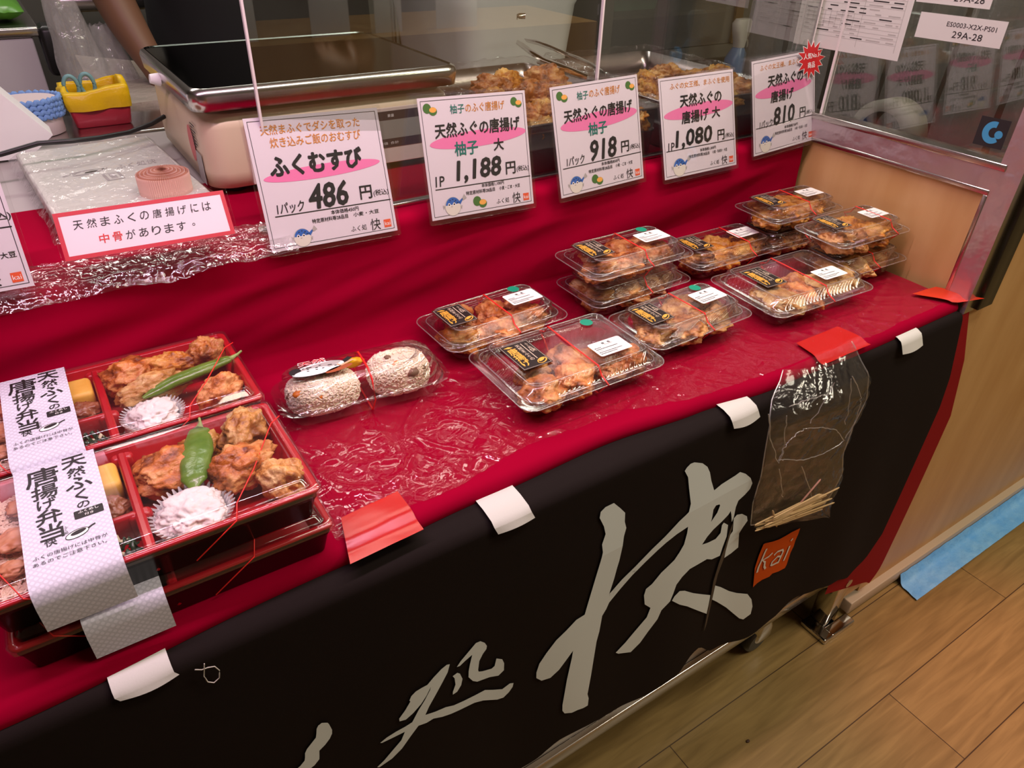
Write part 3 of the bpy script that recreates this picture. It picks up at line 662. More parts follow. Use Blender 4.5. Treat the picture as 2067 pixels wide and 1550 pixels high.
def sign(x, y, z, yaw, tilt, roll, label, spec):
    M = Matrix.Translation((x, y, z)) @ Matrix.Rotation(R(yaw), 4, 'Z') @ Matrix.Rotation(R(90 - tilt), 4, 'X') @ Matrix.Rotation(R(roll), 4, 'Z')
    t = thing('price_sign', label, 'price sign', M=M, group='price signs along the step')
    W_, H_ = SW, SH
    MB().box(0, W_, 0, H_, -0.0006, 0, PAPER).build('paper', t)
    mb = MB(); mb.rbox(-0.004, W_ + 0.004, -0.006, H_ + 0.003, 0.0009, 0.0019, ACRY, 0.003, 0.0003, 3)
    mb.rbox(-0.004, W_ + 0.004, -0.006, H_ + 0.003, -0.0022, -0.0012, ACRY, 0.003, 0.0003, 3)
    mb.box(0.022, W_ - 0.006, -0.0085, -0.0070, -0.030, 0.0019, ACRY)
    tag(mb.build('acrylic_holder', t), 'clear acrylic sleeve and foot')
    z1 = 0.0002
    px = lambda u: u*W_
    py = lambda v: H_*(1 - v)
    mb = MB(); mb.frame(0.0035, W_ - 0.0035, 0.0035, H_ - 0.0035, 0.0006, z1, PRINT); mb.build('border', t)
    if spec.get('oval'):
        cx, cy, rx, ry = spec['oval']; mb = MB(); mb.oval(px(cx), py(cy), px(rx), ry*H_, z1, PPINK, rot=2, n=48); mb.build('pink_oval', t)
    mb = MB()
    for s, cx, cy, wd, ht, m, b, sh in spec['text']:
        mb.text(s, px(cx), py(cy), px(wd), ht*H_, z1 + 0.0002, m, b, sh)
    if spec.get('line'): mb.rect(px(spec['line'][0]), px(0.985), py(spec['line'][1] + 0.004), py(spec['line'][1] - 0.004), z1 + 0.0001, PRINT)
    mb.build('lettering', t)
    mb = MB(); stamp(mb, px(0.925), py(0.925), 0.0095, z1 + 0.0001); mb.build('logo_stamp', t)
    if spec.get('fish'): mb = MB(); puffer(mb, px(spec['fish'][0]), py(spec['fish'][1]), spec['fish'][2], z1 + 0.0001); tag(mb.build('fish_picture', t), 'small blue and white blowfish drawing')
    for cx, cy, r in spec.get('citrus', ()):
        mb = MB(); citrus(mb, px(cx), py(cy), r, z1 + 0.0001); tag(mb.build('citrus_picture', t), 'small green citrus drawing')
    return t
def foot(cost, allerg):
    return [('本体価格%s円' % cost, 0.60, 0.766, 0.22, 0.034, PRINT, 0.012, 0.0), ('特定原材料等28品目', 0.475, 0.812, 0.28, 0.034, PRINT, 0.012, 0.0),
            (allerg, 0.765, 0.812, 0.21, 0.032, PRINT, 0.012, 0.0), ('ふく処', 0.685, 0.925, 0.13, 0.045, PRINT, -0.004, 0.15), ('快', 0.825, 0.918, 0.085, 0.095, PRINT, 0.0, 0.12)]
def price(num, wd, cx, unit):
    return [(num, cx, 0.625, wd, 0.185, PRINT, 0.035, 0.16), ('円', 0.792, 0.648, 0.095, 0.105, PRINT, 0.02, 0.05), ('(税込)', 0.915, 0.668, 0.125, 0.055, PRINT, 0.006, 0.08),
            (unit, 0.20 if len(unit) > 2 else 0.110, 0.680, 0.20 if len(unit) > 2 else 0.080, 0.085, PRINT, 0.012, 0.1)]
B2 = 0.022
sign(0.1995, 0.3444, 0.9455, 2.3, 18.5, -2.4, 'white price sign for rice balls at 486 yen with three lines of title', dict(oval=(0.50, 0.435, 0.45, 0.052), line=(0.075, 0.735), fish=(0.24, 0.925, 0.0105),
  text=[('天然まふぐでダシを取った', 0.47, 0.095, 0.74, 0.072, PORG, 0.008, 0.05), ('炊き込みご飯のおむすび', 0.49, 0.190, 0.68, 0.075, PORG, 0.008, 0.05),
        ('ふくむすび', 0.46, 0.365, 0.69, 0.150, PRINT, 0.045, 0.05)] + price('486', 0.30, 0.50, '1パック') + foot('450', '小麦・大豆')))
sign(0.4050, 0.3380, 0.9462, 2.3, 15.5, -2.5, 'white price sign for large citrus fried fish at 1,188 yen', dict(oval=(0.52, 0.360, 0.46, 0.068), line=(0.06, 0.745), fish=(0.20, 0.905, 0.0118), citrus=[(0.46, 0.908, 0.0074), (0.10, 0.098, 0.0068), (0.905, 0.098, 0.0062)],
  text=[('柚子', 0.34, 0.105, 0.13, 0.075, PGRN, 0.008, 0.05), ('のふぐ唐揚げ', 0.60, 0.105, 0.37, 0.075, PORG, 0.008, 0.05), ('天然ふぐの唐揚げ', 0.52, 0.270, 0.80, 0.118, PRINT, 0.022, 0.05),
        ('柚子', 0.385, 0.430, 0.215, 0.115, PGRN, 0.02, 0.05), ('大', 0.695, 0.432, 0.095, 0.100, PRINT, 0.025, 0.05)] + price('1,188', 0.42, 0.485, '1P') + foot('1,100', '小麦・ごま・大豆')))
sign(0.6102, 0.3375, 0.9400, 2.5, 15.2, 0.6, 'white price sign for citrus fried fish at 918 yen', dict(oval=(0.52, 0.350, 0.45, 0.075), line=(0.05, 0.735), fish=(0.18, 0.905, 0.0118), citrus=[(0.43, 0.908, 0.0074), (0.12, 0.100, 0.0068), (0.905, 0.098, 0.0062)],
  text=[('柚子', 0.345, 0.110, 0.125, 0.075, PGRN, 0.008, 0.05), ('のふぐ唐揚げ', 0.60, 0.105, 0.36, 0.075, PORG, 0.008, 0.05), ('天然ふぐの唐揚げ', 0.515, 0.275, 0.79, 0.118, PRINT, 0.022, 0.05),
        ('柚子', 0.485, 0.425, 0.215, 0.115, PGRN, 0.02, 0.05)] + price('918', 0.31, 0.53, '1パック') + foot('850', '小麦・ごま・大豆')))
sign(0.8117, 0.3395, 0.9330, 0.5, 17.5, 0.0, 'white price sign for large fried fish at 1,080 yen', dict(oval=(0.51, 0.355, 0.47, 0.070), line=(0.04, 0.720), fish=(0.20, 0.900, 0.0135),
  text=[('ふぐの女王様、まふぐを使用', 0.54, 0.090, 0.80, 0.060, PORG, 0.008, 0.05), ('天然ふぐの', 0.54, 0.245, 0.56, 0.125, PRINT, 0.028, 0.05),
        ('唐揚げ', 0.45, 0.410, 0.36, 0.120, PRINT, 0.028, 0.05), ('大', 0.735, 0.405, 0.11, 0.11, PRINT, 0.028, 0.05)] + price('1,080', 0.485, 0.42, '1P') + foot('1,000', '小麦・乳成分・大豆')))
s5 = sign(1.0130, 0.3410, 0.9405, 1.1, 15.1, 2.2, 'white price sign at 810 yen with a red starburst sticker', dict(oval=(0.49, 0.345, 0.45, 0.070), line=(0.04, 0.710), fish=(0.185, 0.900, 0.0135),
  text=[('ふぐの女王様、まふぐを使用', 0.52, 0.085, 0.80, 0.060, PORG, 0.008, 0.05), ('天然ふぐの', 0.52, 0.240, 0.56, 0.125, PRINT, 0.028, 0.05), ('唐揚げ', 0.46, 0.410, 0.36, 0.120, PRINT, 0.028, 0.05)]
       + price('810', 0.33, 0.49, '1パック') + foot('750', '小麦・乳成分・大豆')))
mb = MB(); cx, cy = SW*0.90, SH*0.905; st = []; st2 = []
for k in range(28):
    a = 2*math.pi*k/28; r = (0.0375 if k % 4 == 0 else 0.033) if k % 2 == 0 else 0.0225
    st.append((cx + r*math.cos(a)*1.0, cy + r*math.sin(a)*0.85)); st2.append((cx + (r+0.002)*math.cos(a), cy + (r+0.002)*math.sin(a)*0.85))
mb.poly(st2, 0.0040, WHITE); mb.poly(st, 0.0043, mat('burst_red', (0.50, 0.012, 0.015), 0.5))
mb.text('人気No.1', cx, cy + 0.006, 0.040, 0.0095, 0.0046, WHITE, 0.012, 0.05); mb.text('商品', cx, cy - 0.0085, 0.019, 0.0095, 0.0046, WHITE, 0.012, 0.05)
tag(mb.build('starburst_sticker', s5), 'red starburst sticker with white lettering')
sign(-0.197, 0.3400, 0.9680, 2.3, 18.0, -2.0, 'white price sign cut off by the picture edge beside the paper bag bundle', dict(line=(0.6, 0.600),
  text=[('込)', 0.955, 0.53, 0.085, 0.060, PRINT, 0.006, 0.05), ('・大豆', 0.905, 0.775, 0.11, 0.040, PRINT, 0.012, 0.0), ('快', 0.80, 0.918, 0.085, 0.095, PRINT, 0.0, 0.12)]))

# red-bordered notice leaning at the step edge
M = Matrix.Translation((-0.0035, 0.338, 0.9835)) @ Matrix.Rotation(R(-3.8), 4, 'Z') @ Matrix.Rotation(R(52), 4, 'X')
t = thing('red_border_notice', 'long white notice with a red border in front of the baking cups', 'notice', M=M)
w_, h_ = 0.1635, 0.0492
MB().box(0, w_, 0, h_, -0.0006, 0, PAPER).build('paper', t)
mb = MB(); mb.frame(0, w_, 0, h_, 0.0042, 0.0002, mat('border_red', (0.50, 0.003, 0.018), 0.5)); mb.build('red_border', t)
mb = MB()
line1 = '天然まふくの唐揚げには'; line2 = '中骨があります。'
for i, ch in enumerate(line1): mb.text(ch, 0.0195 + i*0.0123, 0.0345, 0.0086 if ch not in 'くに' else 0.0072, 0.0092, 0.0003, PRINT, 0.004, 0.08)
for i, ch in enumerate(line2): mb.text(ch, 0.0390 + i*0.0123, 0.0172, 0.0088 if ch != '。' else 0.0030, 0.0094 if ch != '。' else 0.0030, 0.0003, PRED if i < 2 else PRINT, 0.014 if i < 2 else 0.004, 0.08)
mb.build('lettering', t)
mb = MB(); mb.rbox(-0.003, w_ + 0.003, -0.004, h_ + 0.004, 0.0012, 0.0022, ACRY, 0.002, 0.0003, 3)
mb.box(0.045, w_ - 0.030, -0.0150, -0.004, -0.045, 0.0, ACRY)
for dx in (0.050, w_ - 0.036): mb.box(dx, dx + 0.0025, -0.014, 0.02, -0.045, -0.001, ACRY)
mb.build('acrylic_stand', t)
# ------------------------------------------------------------------ fried pieces
def blob(name, seed, sx, sy, sz, sub=5, lump=0.28, rough=0.06, m=None, taper=0.0):
    bm = bmesh.new(); bmesh.ops.create_icosphere(bm, subdivisions=sub, radius=1.0); o = Vector((seed*7.3, seed*3.1, seed*1.7))
    for v in bm.verts:
        p = v.co.normalized()
        d = 1 + lump*noise.noise(p*1.5 + o) + lump*0.55*noise.noise(p*3.1 + o*2) + rough*noise.noise(p*8 + o) + rough*0.7*abs(noise.noise(p*16 + o)) + rough*0.4*noise.noise(p*30 + o)
        q = p*d; k = 1 - taper*q.x
        v.co = Vector((q.x*sx, q.y*sy*k, q.z*sz*k))
    zm = min(v.co.z for v in bm.verts)
    for v in bm.verts: v.co.z -= zm
    me = bpy.data.meshes.new(name); bm.to_mesh(me); bm.free()
    me.polygons.foreach_set('use_smooth', [True]*len(me.polygons))
    me.materials.append(m); return me
PROTO = {}
def proto(kind, i):
    k = (kind, i)
    if k not in PROTO:
        PROTO[k] = blob('fried_piece', i*3 + kind*11 + 1, 0.027, 0.021, 0.0165, 5, 0.34, 0.11, FRY[kind], 0.12)
    return PROTO[k]
def fry(name, loc, rz, sc_, kind, i, label, group, rx=0.0, cat='fried fish'):
    o = bpy.data.objects.new(name, proto(kind, i)); COL.objects.link(o); o.location = loc; o.rotation_euler = (R(rx), 0, R(rz)); o.scale = sc_ if isinstance(sc_, tuple) else (sc_,)*3
    return tag(o, label, cat, group)

# ------------------------------------------------------------------ hinged clear packs
PM = {}
def pack_mesh(L_, W_):
    k = (L_, W_)
    if k in PM: return PM[k]
    hx, hy = L_/2, W_/2
    d = int(round(L_/0.0046))//4*4*2
    def ring(ax, ay, z, r, rib=0.0): return [(x, y, z) for x, y in rrect(ax, ay, r, 5, d, rib)]
    b = MB()
    b.loft([ring(hx-0.026, hy-0.024, 0.0012, 0.010), ring(hx-0.022, hy-0.020, 0.0, 0.012), ring(hx-0.0205, hy-0.0185, 0.003, 0.013, 0.0018),
            ring(hx-0.0135, hy-0.0125, 0.0235, 0.015, 0.0022), ring(hx-0.0125, hy-0.0115, 0.0260, 0.016), ring(hx-0.009, hy-0.009, 0.0272, 0.016),
            ring(hx-0.004, hy-0.004, 0.0274, 0.017), ring(hx, hy, 0.0262, 0.018)], PACK, True, False)
    l = MB()
    l.loft([ring(hx+0.0005, hy+0.0005, 0.0276, 0.018), ring(hx-0.004, hy-0.004, 0.0284, 0.017), ring(hx-0.009, hy-0.009, 0.0284, 0.016), ring(hx-0.0105, hy-0.0100, 0.0300, 0.016),
            ring(hx-0.0125, hy-0.0120, 0.0315, 0.015, 0.0021), ring(hx-0.0165, hy-0.0155, 0.0425, 0.013, 0.0021), ring(hx-0.0178, hy-0.0168, 0.0436, 0.012),
            ring(hx-0.0205, hy-0.0195, 0.0440, 0.011), ring(hx-0.0235, hy-0.0225, 0.0434, 0.010)], PACK, False, True)
    rim = lambda ax, ay, z, r: [(x, y, z) for x, y in rrect(ax, ay, r, 6)]
    b.tube(rim(hx, hy, 0.0264, 0.018), 0.0008, PEDGE, 6, True)
    l.tube(rim(hx-0.0205, hy-0.0195, 0.0440, 0.011), 0.0006, PEDGE, 6, True); l.tube(rim(hx-0.0100, hy-0.0095, 0.0290, 0.016), 0.0006, PEDGE, 6, True)
    PM[k] = (b, l); return PM[k]
MADE = {}
BLKST = mat('sticker_dark', (0.020, 0.013, 0.012), 0.6, spec=0.25)
GREEN = mat('dot_green', (0.0, 0.27, 0.16), 0.5)
def brand_parts(par, cx, cy, z, wd=0.042, ht=0.060):
    mb = MB(); mb.rect(cx - wd/2, cx + wd/2, cy - ht/2, cy + ht/2, z, BLKST)
    o = mb.build('brand_sticker', par); tag(o, 'black sticker with gold lettering')
    g = MB(); z2 = z + 0.00025
    g.frame(cx - wd/2 + 0.0012, cx + wd/2 - 0.0012, cy - ht/2 + 0.0012, cy + ht/2 - 0.0012, 0.0005, z2, mat('sticker_line', (0.55, 0.45, 0.38), 0.5))
    t = cy + ht/2
    g.vtext('唐揚げ', cx - wd*0.23, t - ht*0.17, wd*0.30, ht*0.24, z2, GOLD, 0.022)
    g.vtext('天然まふぐの', cx + wd*0.055, t - ht*0.09, wd*0.145, ht*0.112, z2, mat('sticker_pale', (0.66, 0.55, 0.42), 0.5), 0.01)
    g.rect(cx + wd*0.190, cx + wd*0.215, cy - ht*0.24, t - ht*0.09, z2, mat('sticker_pale', (0, 0, 0)))
    g.vtext('ふく処快', cx + wd*0.345, t - ht*0.10, wd*0.13, ht*0.10, z2, mat('sticker_pale', (0, 0, 0)), 0.005, sizes=[0.8, 0.8, 0.9, 1.35])
    fx, fy = cx + wd*0.27, cy - ht*0.345
    g.oval(fx, fy, wd*0.185, ht*0.085, z2, GOLD, 25); g.oval(fx - wd*0.01, fy - ht*0.005, wd*0.15, ht*0.058, z2 + 0.0001, BLKST, 25); g.oval(fx, fy + ht*0.02, wd*0.12, ht*0.035, z2 + 0.0002, GOLD, 25)
    g.poly([(cx - wd*0.40, t - ht*0.10), (cx - wd*0.22, t - ht*0.08), (cx - wd*0.10, t - ht*0.13), (cx - wd*0.25, t - ht*0.15)], z2, GOLD)
    g.build('gold_print', o)
def label_parts(par, cx, cy, z, wd=0.050, ht=0.031):
    mb = MB(); mb.add([(cx + x, cy + y, z) for x, y in rrect(wd/2, ht/2, 0.003, 3)], [tuple(range(16))], WHITE, False)
    o = mb.build('price_label', par); tag(o, 'white product label'); g = MB(); z2 = z + 0.00025
    g.text('快', cx - 0.004, cy + 0.0095, 0.004, 0.004, z2, PRINT, 0.02); g.text('処', cx + 0.005, cy + 0.0095, 0.004, 0.004, z2, PRINT, 0.02)
    rnd = random.Random(9)
    for i, (a, b) in enumerate(((-0.004, 0.009), (-0.022, -0.012), (-0.022, 0.012), (-0.022, -0.013), (-0.022, 0.014), (-0.022, 0.004))):
        y = cy + 0.0055 - i*0.0034; x = cx + a
        while x < cx + b:
            q = rnd.uniform(0.0012, 0.003); g.rect(x, min(x + q, cx + b), y, y + 0.0013, z2, PGREY if i in (0, 3) else PRINT); x += q + 0.0006
    g.build('small_print', o)
def band_part(par, x, hx_, hy, z0=0.0):
    mb = MB(); wd = 0.0013
    pth = [(x - 0.002, -hy + 0.019, 0.0448), (x - 0.002, 0.0, 0.0450), (x - 0.001, hy - 0.019, 0.0448), (x, hy - 0.012, 0.033), (x + 0.001, hy + 0.001, 0.0278), (x + 0.002, hy - 0.010, 0.018),
           (x + 0.004, hy - 0.022, -0.0008), (x + 0.004, 0, -0.0009), (x + 0.006, -hy + 0.022, -0.0008), (x + 0.004, -hy + 0.010, 0.016), (x, -hy - 0.0015, 0.0278), (x - 0.001, -hy + 0.012, 0.034)]
    pts = []
    for i, p in enumerate(pth):
        q = pth[(i+1) % len(pth)]
        for k in range(3): pts.append(tuple(Vector(p).lerp(Vector(q), k/3)))
    mb.tube(pts, wd, BAND, 6, True, 0.5); return tag(mb.build('rubber_band', par), 'thin red rubber band')

def pack(label, cx, cy, z, rz, big, green, stk=None, fill='full', kind=0, food='', band=0.0, seed=0, sticker=True, k=1.0):
    L_, W_ = (0.215, 0.146) if big else (0.193, 0.108)
    key = (big,)
    t = thing('clear_food_pack', label, 'food pack', (cx, cy, z), rz, 'clear packs of fried fish on the counter'); t.scale = (k, 0.5 + k/2, 1.0)
    if key in MADE:
        for me, nm in zip(MADE[key], ('base', 'lid')):
            o = bpy.data.objects.new(nm, me); COL.objects.link(o); o.parent = t
    else:
        b, l = pack_mesh(L_, W_); MADE[key] = (b.build('base', t).data, l.build('lid', t).data)
    zt = 0.0452
    if sticker: brand_parts(t, -L_*0.265 if big else -L_*0.30, 0.010 if big else 0.004, zt, 0.042, 0.059 if big else 0.050)
    label_parts(t, L_*0.215 if big else L_*0.255, -0.026 if big else 0.000, zt)
    if green:
        mb = MB(); mb.oval(L_*0.265, W_*0.25 if big else 0.026, 0.0085, 0.0085, zt + 0.0002, GREEN, n=32); tag(mb.build('dot_sticker', t), 'round green dot sticker')
    band_part(t, 0.008 if band == 0 else band, L_/2, W_/2)
    rnd = random.Random(seed + 3)
    if fill == 'full':
        sp = [(-0.060, -0.018, 1.15), (-0.016, -0.022, 1.15), (0.030, -0.018, 1.15), (0.062, -0.014, 0.95), (-0.044, 0.018, 1.05), (0.006, 0.018, 1.05), (0.052, 0.022, 0.85)]
    elif fill == 'front':
        sp = [(-0.058, -0.034, 1.25), (-0.010, -0.036, 1.20), (0.036, -0.020, 1.15), (0.066, -0.032, 1.0), (0.006, 0.004, 1.0), (-0.050, 0.004, 0.95)]
    else:
        sp = [(-0.058, -0.014, 1.18), (-0.016, -0.018, 1.18), (0.030, -0.014, 1.18), (0.062, -0.006, 0.95), (-0.040, 0.016, 1.08), (0.008, 0.017, 1.08), (0.046, 0.020, 0.8)]
    for i, (x, y, s) in enumerate(sp):
        x = x*k + rnd.uniform(-0.005, 0.005); y += rnd.uniform(-0.004, 0.004); a = R(rz)
        s *= rnd.uniform(0.95, 1.08)
        kk = kind if rnd.random() < 0.75 else (kind + 1) % 4
        fry('fried_fish_piece', (cx + x*math.cos(a) - y*math.sin(a), cy + x*math.sin(a) + y*math.cos(a), z + 0.0025), rnd.uniform(0, 360), (s, s*rnd.uniform(0.9, 1.1), min(s, 1.0)*rnd.uniform(0.88, 0.98)), kk, rnd.randrange(4),
            'fried fish piece in the ' + food, 'fried pieces in the ' + food)
    return t
ZP = T + 0.0062; ZS = ZP + 0.0462
pack('large clear pack with green dot lying at the counter edge beside the rice balls', 0.490, 0.149, ZP, -0.5, True, True, fill='front', kind=0, food='big green-dotted pack at the counter edge', seed=1)
pack('clear pack with green dot behind the rice balls, its back edge near the riser', 0.466, 0.287, ZP, 1.5, False, True, fill='full', kind=0, food='green-dotted pack behind the rice balls', seed=2)
pack('clear pack under the green-dotted pack of the two-high stack beside the riser', 0.700, 0.285, ZP, 0.5, False, False, fill='small', kind=2, food='lower pack of the stack by the riser', seed=3)
pack('green-dotted clear pack on top of the two-high stack beside the riser', 0.692, 0.282, ZS, -0.5, False, True, fill='small', kind=0, food='green-dotted top pack of the stack', seed=4)
pack('clear pack with green dot lying before the two-high stack', 0.696, 0.158, ZP, 2.0, False, True, fill='full', kind=2, food='green-dotted pack before the stack', seed=5)
pack('clear pack without green dot between the two-high stack and the maple panel stacks', 0.920, 0.298, ZP, -1.5, False, False, fill='small', kind=1, food='plain pack near the riser', seed=6, band=0.03)
pack('large clear pack without green dot above the red tape patch', 0.918, 0.147, ZP, -2.5, True, False, fill='front', kind=3, food='big plain pack by the tape', seed=7)
pack('lower clear pack of the stack in the corner between riser and maple panel', 1.074, 0.290, ZP, -3.0, False, False, fill='small', kind=2, food='lower corner pack', seed=8, k=0.9)
pack('top clear pack of the stack in the corner between riser and maple panel', 1.072, 0.292, ZS, -2.0, False, False, fill='small', kind=1, food='top corner pack', seed=9, k=0.9)
pack('lower clear pack of the stack beside the maple panel, nearer the counter edge', 1.078, 0.160, ZP + 0.0022, -2.5, False, False, fill='small', kind=2, food='lower pack by the maple panel', seed=10, k=0.9)
pack('top clear pack of the stack beside the maple panel, full of golden pieces', 1.077, 0.170, ZS + 0.0022, -2.0, False, False, fill='small', kind=1, food='top pack by the maple panel', seed=11, band=0.05, k=0.9)
# ------------------------------------------------------------------ bento boxes
SLEEVE = None
def sleeve_material():
    m = bpy.data.materials.new('sleeve_paper'); m.use_nodes = True; nt = m.node_tree; n = nt.nodes; b = n['Principled BSDF']; L = nt.links.new
    tc = n.new('ShaderNodeTexCoord'); sp = n.new('ShaderNodeSeparateXYZ'); L(tc.outputs['UV'], sp.inputs[0])
    def sn(o, k):
        a = n.new('ShaderNodeMath'); a.operation = 'MULTIPLY'; a.inputs[1].default_value = k; L(o, a.inputs[0])
        s = n.new('ShaderNodeMath'); s.operation = 'SINE'; L(a.outputs[0], s.inputs[0]); return s.outputs[0]
    u_ = n.new('ShaderNodeMath'); u_.operation = 'ADD'; L(sp.outputs[0], u_.inputs[0]); L(sp.outputs[1], u_.inputs[1])
    w_ = n.new('ShaderNodeMath'); w_.operation = 'SUBTRACT'; L(sp.outputs[0], w_.inputs[0]); L(sp.outputs[1], w_.inputs[1])
    p = n.new('ShaderNodeMath'); p.operation = 'MULTIPLY'; L(sn(u_.outputs[0], 560), p.inputs[0]); L(sn(w_.outputs[0], 560), p.inputs[1])
    ab = n.new('ShaderNodeMath'); ab.operation = 'ABSOLUTE'; L(p.outputs[0], ab.inputs[0])
    r = n.new('ShaderNodeValToRGB'); r.color_ramp.elements[0].position = 0.35; r.color_ramp.elements[1].position = 0.60
    r.color_ramp.elements[0].color = (0.54, 0.53, 0.63, 1); r.color_ramp.elements[1].color = (0.67, 0.65, 0.77, 1); L(ab.outputs[0], r.inputs['Fac']); L(r.outputs['Color'], b.inputs['Base Color'])
    b.inputs['Roughness'].default_value = 0.6
    return m
SLEEVE = sleeve_material()
BX, BD = 0.129, 0.0775       # half width and half depth of a box
LIDM = clear('bento_lid', base=0.05, edge=0.45, rough=0.04, haze=0.008)
def bento_box(label, cx, cy, z, full):
    t = thing('bento_box', label, 'bento box', (cx, cy, z), 0, 'black and red bento boxes')
    rr = lambda ax, ay, zz, r: [(x, y, zz) for x, y in rrect(ax, ay, r, 4)]
    mb = MB(); mb.loft([rr(BX-0.010, BD-0.010, 0.0, 0.006), rr(BX-0.009, BD-0.009, 0.0006, 0.006), rr(BX-0.0045, BD-0.0045, 0.024, 0.006), rr(BX-0.0035, BD-0.0035, 0.0245, 0.006), rr(BX-0.0030, BD-0.0030, 0.0325, 0.006)], BLKLAC, True, False)
    mb.build('outer_tray', t)
    mb = MB()
    mb.loft([rr(BX-0.0030, BD-0.0030, 0.0325, 0.006), rr(BX-0.0012, BD-0.0012, 0.0330, 0.006), rr(BX-0.0008, BD-0.0008, 0.0350, 0.006), rr(BX-0.002, BD-0.002, 0.0362, 0.006), rr(BX-0.0065, BD-0.0065, 0.0362, 0.005),
             rr(BX-0.0075, BD-0.0075, 0.0350, 0.005), rr(BX-0.0125, BD-0.0125, 0.0075, 0.008), rr(BX-0.015, BD-0.015, 0.0065, 0.006)], REDLAC, False, True)
    def div(x0, x1, y0, y1):
        mb.rbox(x0, x1, y0, y1, 0.0065, 0.0335, REDLAC, min(x1-x0, y1-y0)/2*0.9, 0.0025, 3)
    div(-0.0150, -0.0065, -BD+0.007, BD-0.007); div(-0.072, -0.064, -BD+0.007, BD-0.007); div(-0.066, -0.012, -0.024, -0.017)
    for yy in (-0.0205, BD-0.012): mb.rbox(-0.021, -0.001, yy - 0.006, yy + 0.006, 0.0065, 0.0325, REDLAC, 0.0055, 0.003, 4)
    mb.build('red_liner', t)
    mb = MB()
    mb.loft([rr(BX+0.0008, BD+0.0008, 0.0310, 0.007), rr(BX+0.0010, BD+0.0010, 0.0365, 0.007), rr(BX, BD, 0.0385, 0.007), rr(BX-0.004, BD-0.004, 0.0392, 0.006), rr(BX-0.0065, BD-0.0065, 0.0378, 0.006),
             rr(BX-0.0080, BD-0.0080, 0.0385, 0.006), rr(BX-0.0105, BD-0.0105, 0.0432, 0.006), rr(BX-0.0135, BD-0.0135, 0.0442, 0.006)], LIDM, False, True)
    tag(mb.build('lid', t), 'clear plastic lid')
    # thin red elastic cord across the corners
    mb = MB(); e = 0.0444
    for pl, nm in zip(([(0.1300, 0.040, 0.040), (0.118, 0.026, e), (0.085, -0.030, e), (0.060, -0.066, e), (0.055, -BD-0.002, 0.038), (0.018, -BD+0.004, 0.006)],
               [(-0.128, -0.02, 0.040), (-0.110, -0.050, e), (-0.098, -BD-0.001, 0.038), (-0.06, -BD+0.005, 0.004)]), (0, 1)):
        mb = MB(); mb.tube(pl, 0.00055, BAND, 6); tag(mb.build('elastic_cord', t), 'thin red elastic cord')
    return t
def paper_sleeve(label, cx, cy, z, xa, xb, text, y_lo=None):
    t = thing('paper_sleeve', label, 'paper band', (cx, cy, z), 0, 'patterned paper bands on the bento boxes')
    b = BD + 0.0022; prof = [(b, 0.006), (b, 0.030), (b - 0.001, 0.0395), (b - 0.010, 0.0456), (b - 0.03, 0.0458)]
    prof += [(b - 0.03 - (2*b - 0.06)*k/8, 0.0458) for k in range(1, 9)]
    prof += [(-b + 0.010, 0.0456), (-b - 0.0005, 0.0440), (-b - 0.0040, 0.0405), (-b - 0.0065, 0.030), (-b - 0.0055, 0.004)]
    mb = MB(); n = 6; vs = []; uv = []; s = 0
    for i, (y, zz) in enumerate(prof):
        if i: s += math.hypot(y - prof[i-1][0], zz - prof[i-1][1])
        for k in range(n+1): vs.append((xa + (xb-xa)*k/n - 0.006*0 , y, zz)); uv.append((xa + (xb-xa)*k/n, s))
    fs = [(i*(n+1)+k, (i+1)*(n+1)+k, (i+1)*(n+1)+k+1, i*(n+1)+k+1) for i in range(len(prof)-1) for k in range(n)]
    mb.add(vs, fs, SLEEVE); o = mb.build('band', t)
    ul = o.data.uv_layers.new(name='UVMap')
    for lp in o.data.loops: ul.data[lp.index].uv = uv[lp.vertex_index]
    if text:
        g = MB(); z2 = 0.0463; cxm = (xa + xb)/2; wd = xb - xa
        g.vtext('天然ふくの', xb - wd*0.27, 0.068, 0.0190, 0.0185, z2, PRINT, 0.014, sizes=[1.0, 0.72, 1.05, 0.85, 0.55])
        g.vtext('唐揚げ弁当', xa + wd*0.33, 0.063, 0.0200, 0.0200, z2, PRINT, 0.014, sizes=[1.25, 0.95, 0.75, 0.95, 1.0])
        g.rbox(xb - wd*0.40, xb - wd*0.06, -0.0205, -0.0105, z2 - 0.0002, z2, PRINT, 0.001, 0.0001, 2)
        g.text('ふくめし', xb - wd*0.23, -0.0132, 0.0150, 0.0034, z2 + 0.0002, WHITE, 0.01); g.text('付き', xb - wd*0.23, -0.0178, 0.0065, 0.0030, z2 + 0.0002, WHITE, 0.01)
        g.vtext('ふく処', cxm - 0.001, -0.024, 0.0028, 0.0034, z2, PRINT)
        g.text('快', cxm - 0.0125, -0.0375, 0.0085, 0.0085, z2, PRINT, 0.012)
        g.oval(cxm + 0.006, -0.0375, 0.0088, 0.0048, z2, PRINT, 14); g.oval(cxm + 0.006, -0.0378, 0.0082, 0.0040, z2 + 0.0001, WHITE, 14); g.oval(cxm + 0.007, -0.0365, 0.0058, 0.0024, z2 + 0.0002, PRINT, 14)
        g.line([(cxm + 0.0125, -0.0365), (cxm + 0.017, -0.0335), (cxm + 0.0195, -0.0325)], 0.0015, z2, PRINT)
        g.text('ふくの唐揚げには中骨が', cxm, -0.0505, wd*0.82, 0.0045, z2, PRINT, 0.002); g.text('あるのでご注意下さい。', cxm - 0.001, -0.0575, wd*0.80, 0.0045, z2, PRINT, 0.002)
        g.build('lettering', t)
    return t
CBX = -0.0015; CF = 0.1025; CB = 0.2645
ZB1 = T + 0.0022; ZB2 = ZB1 + 0.0447
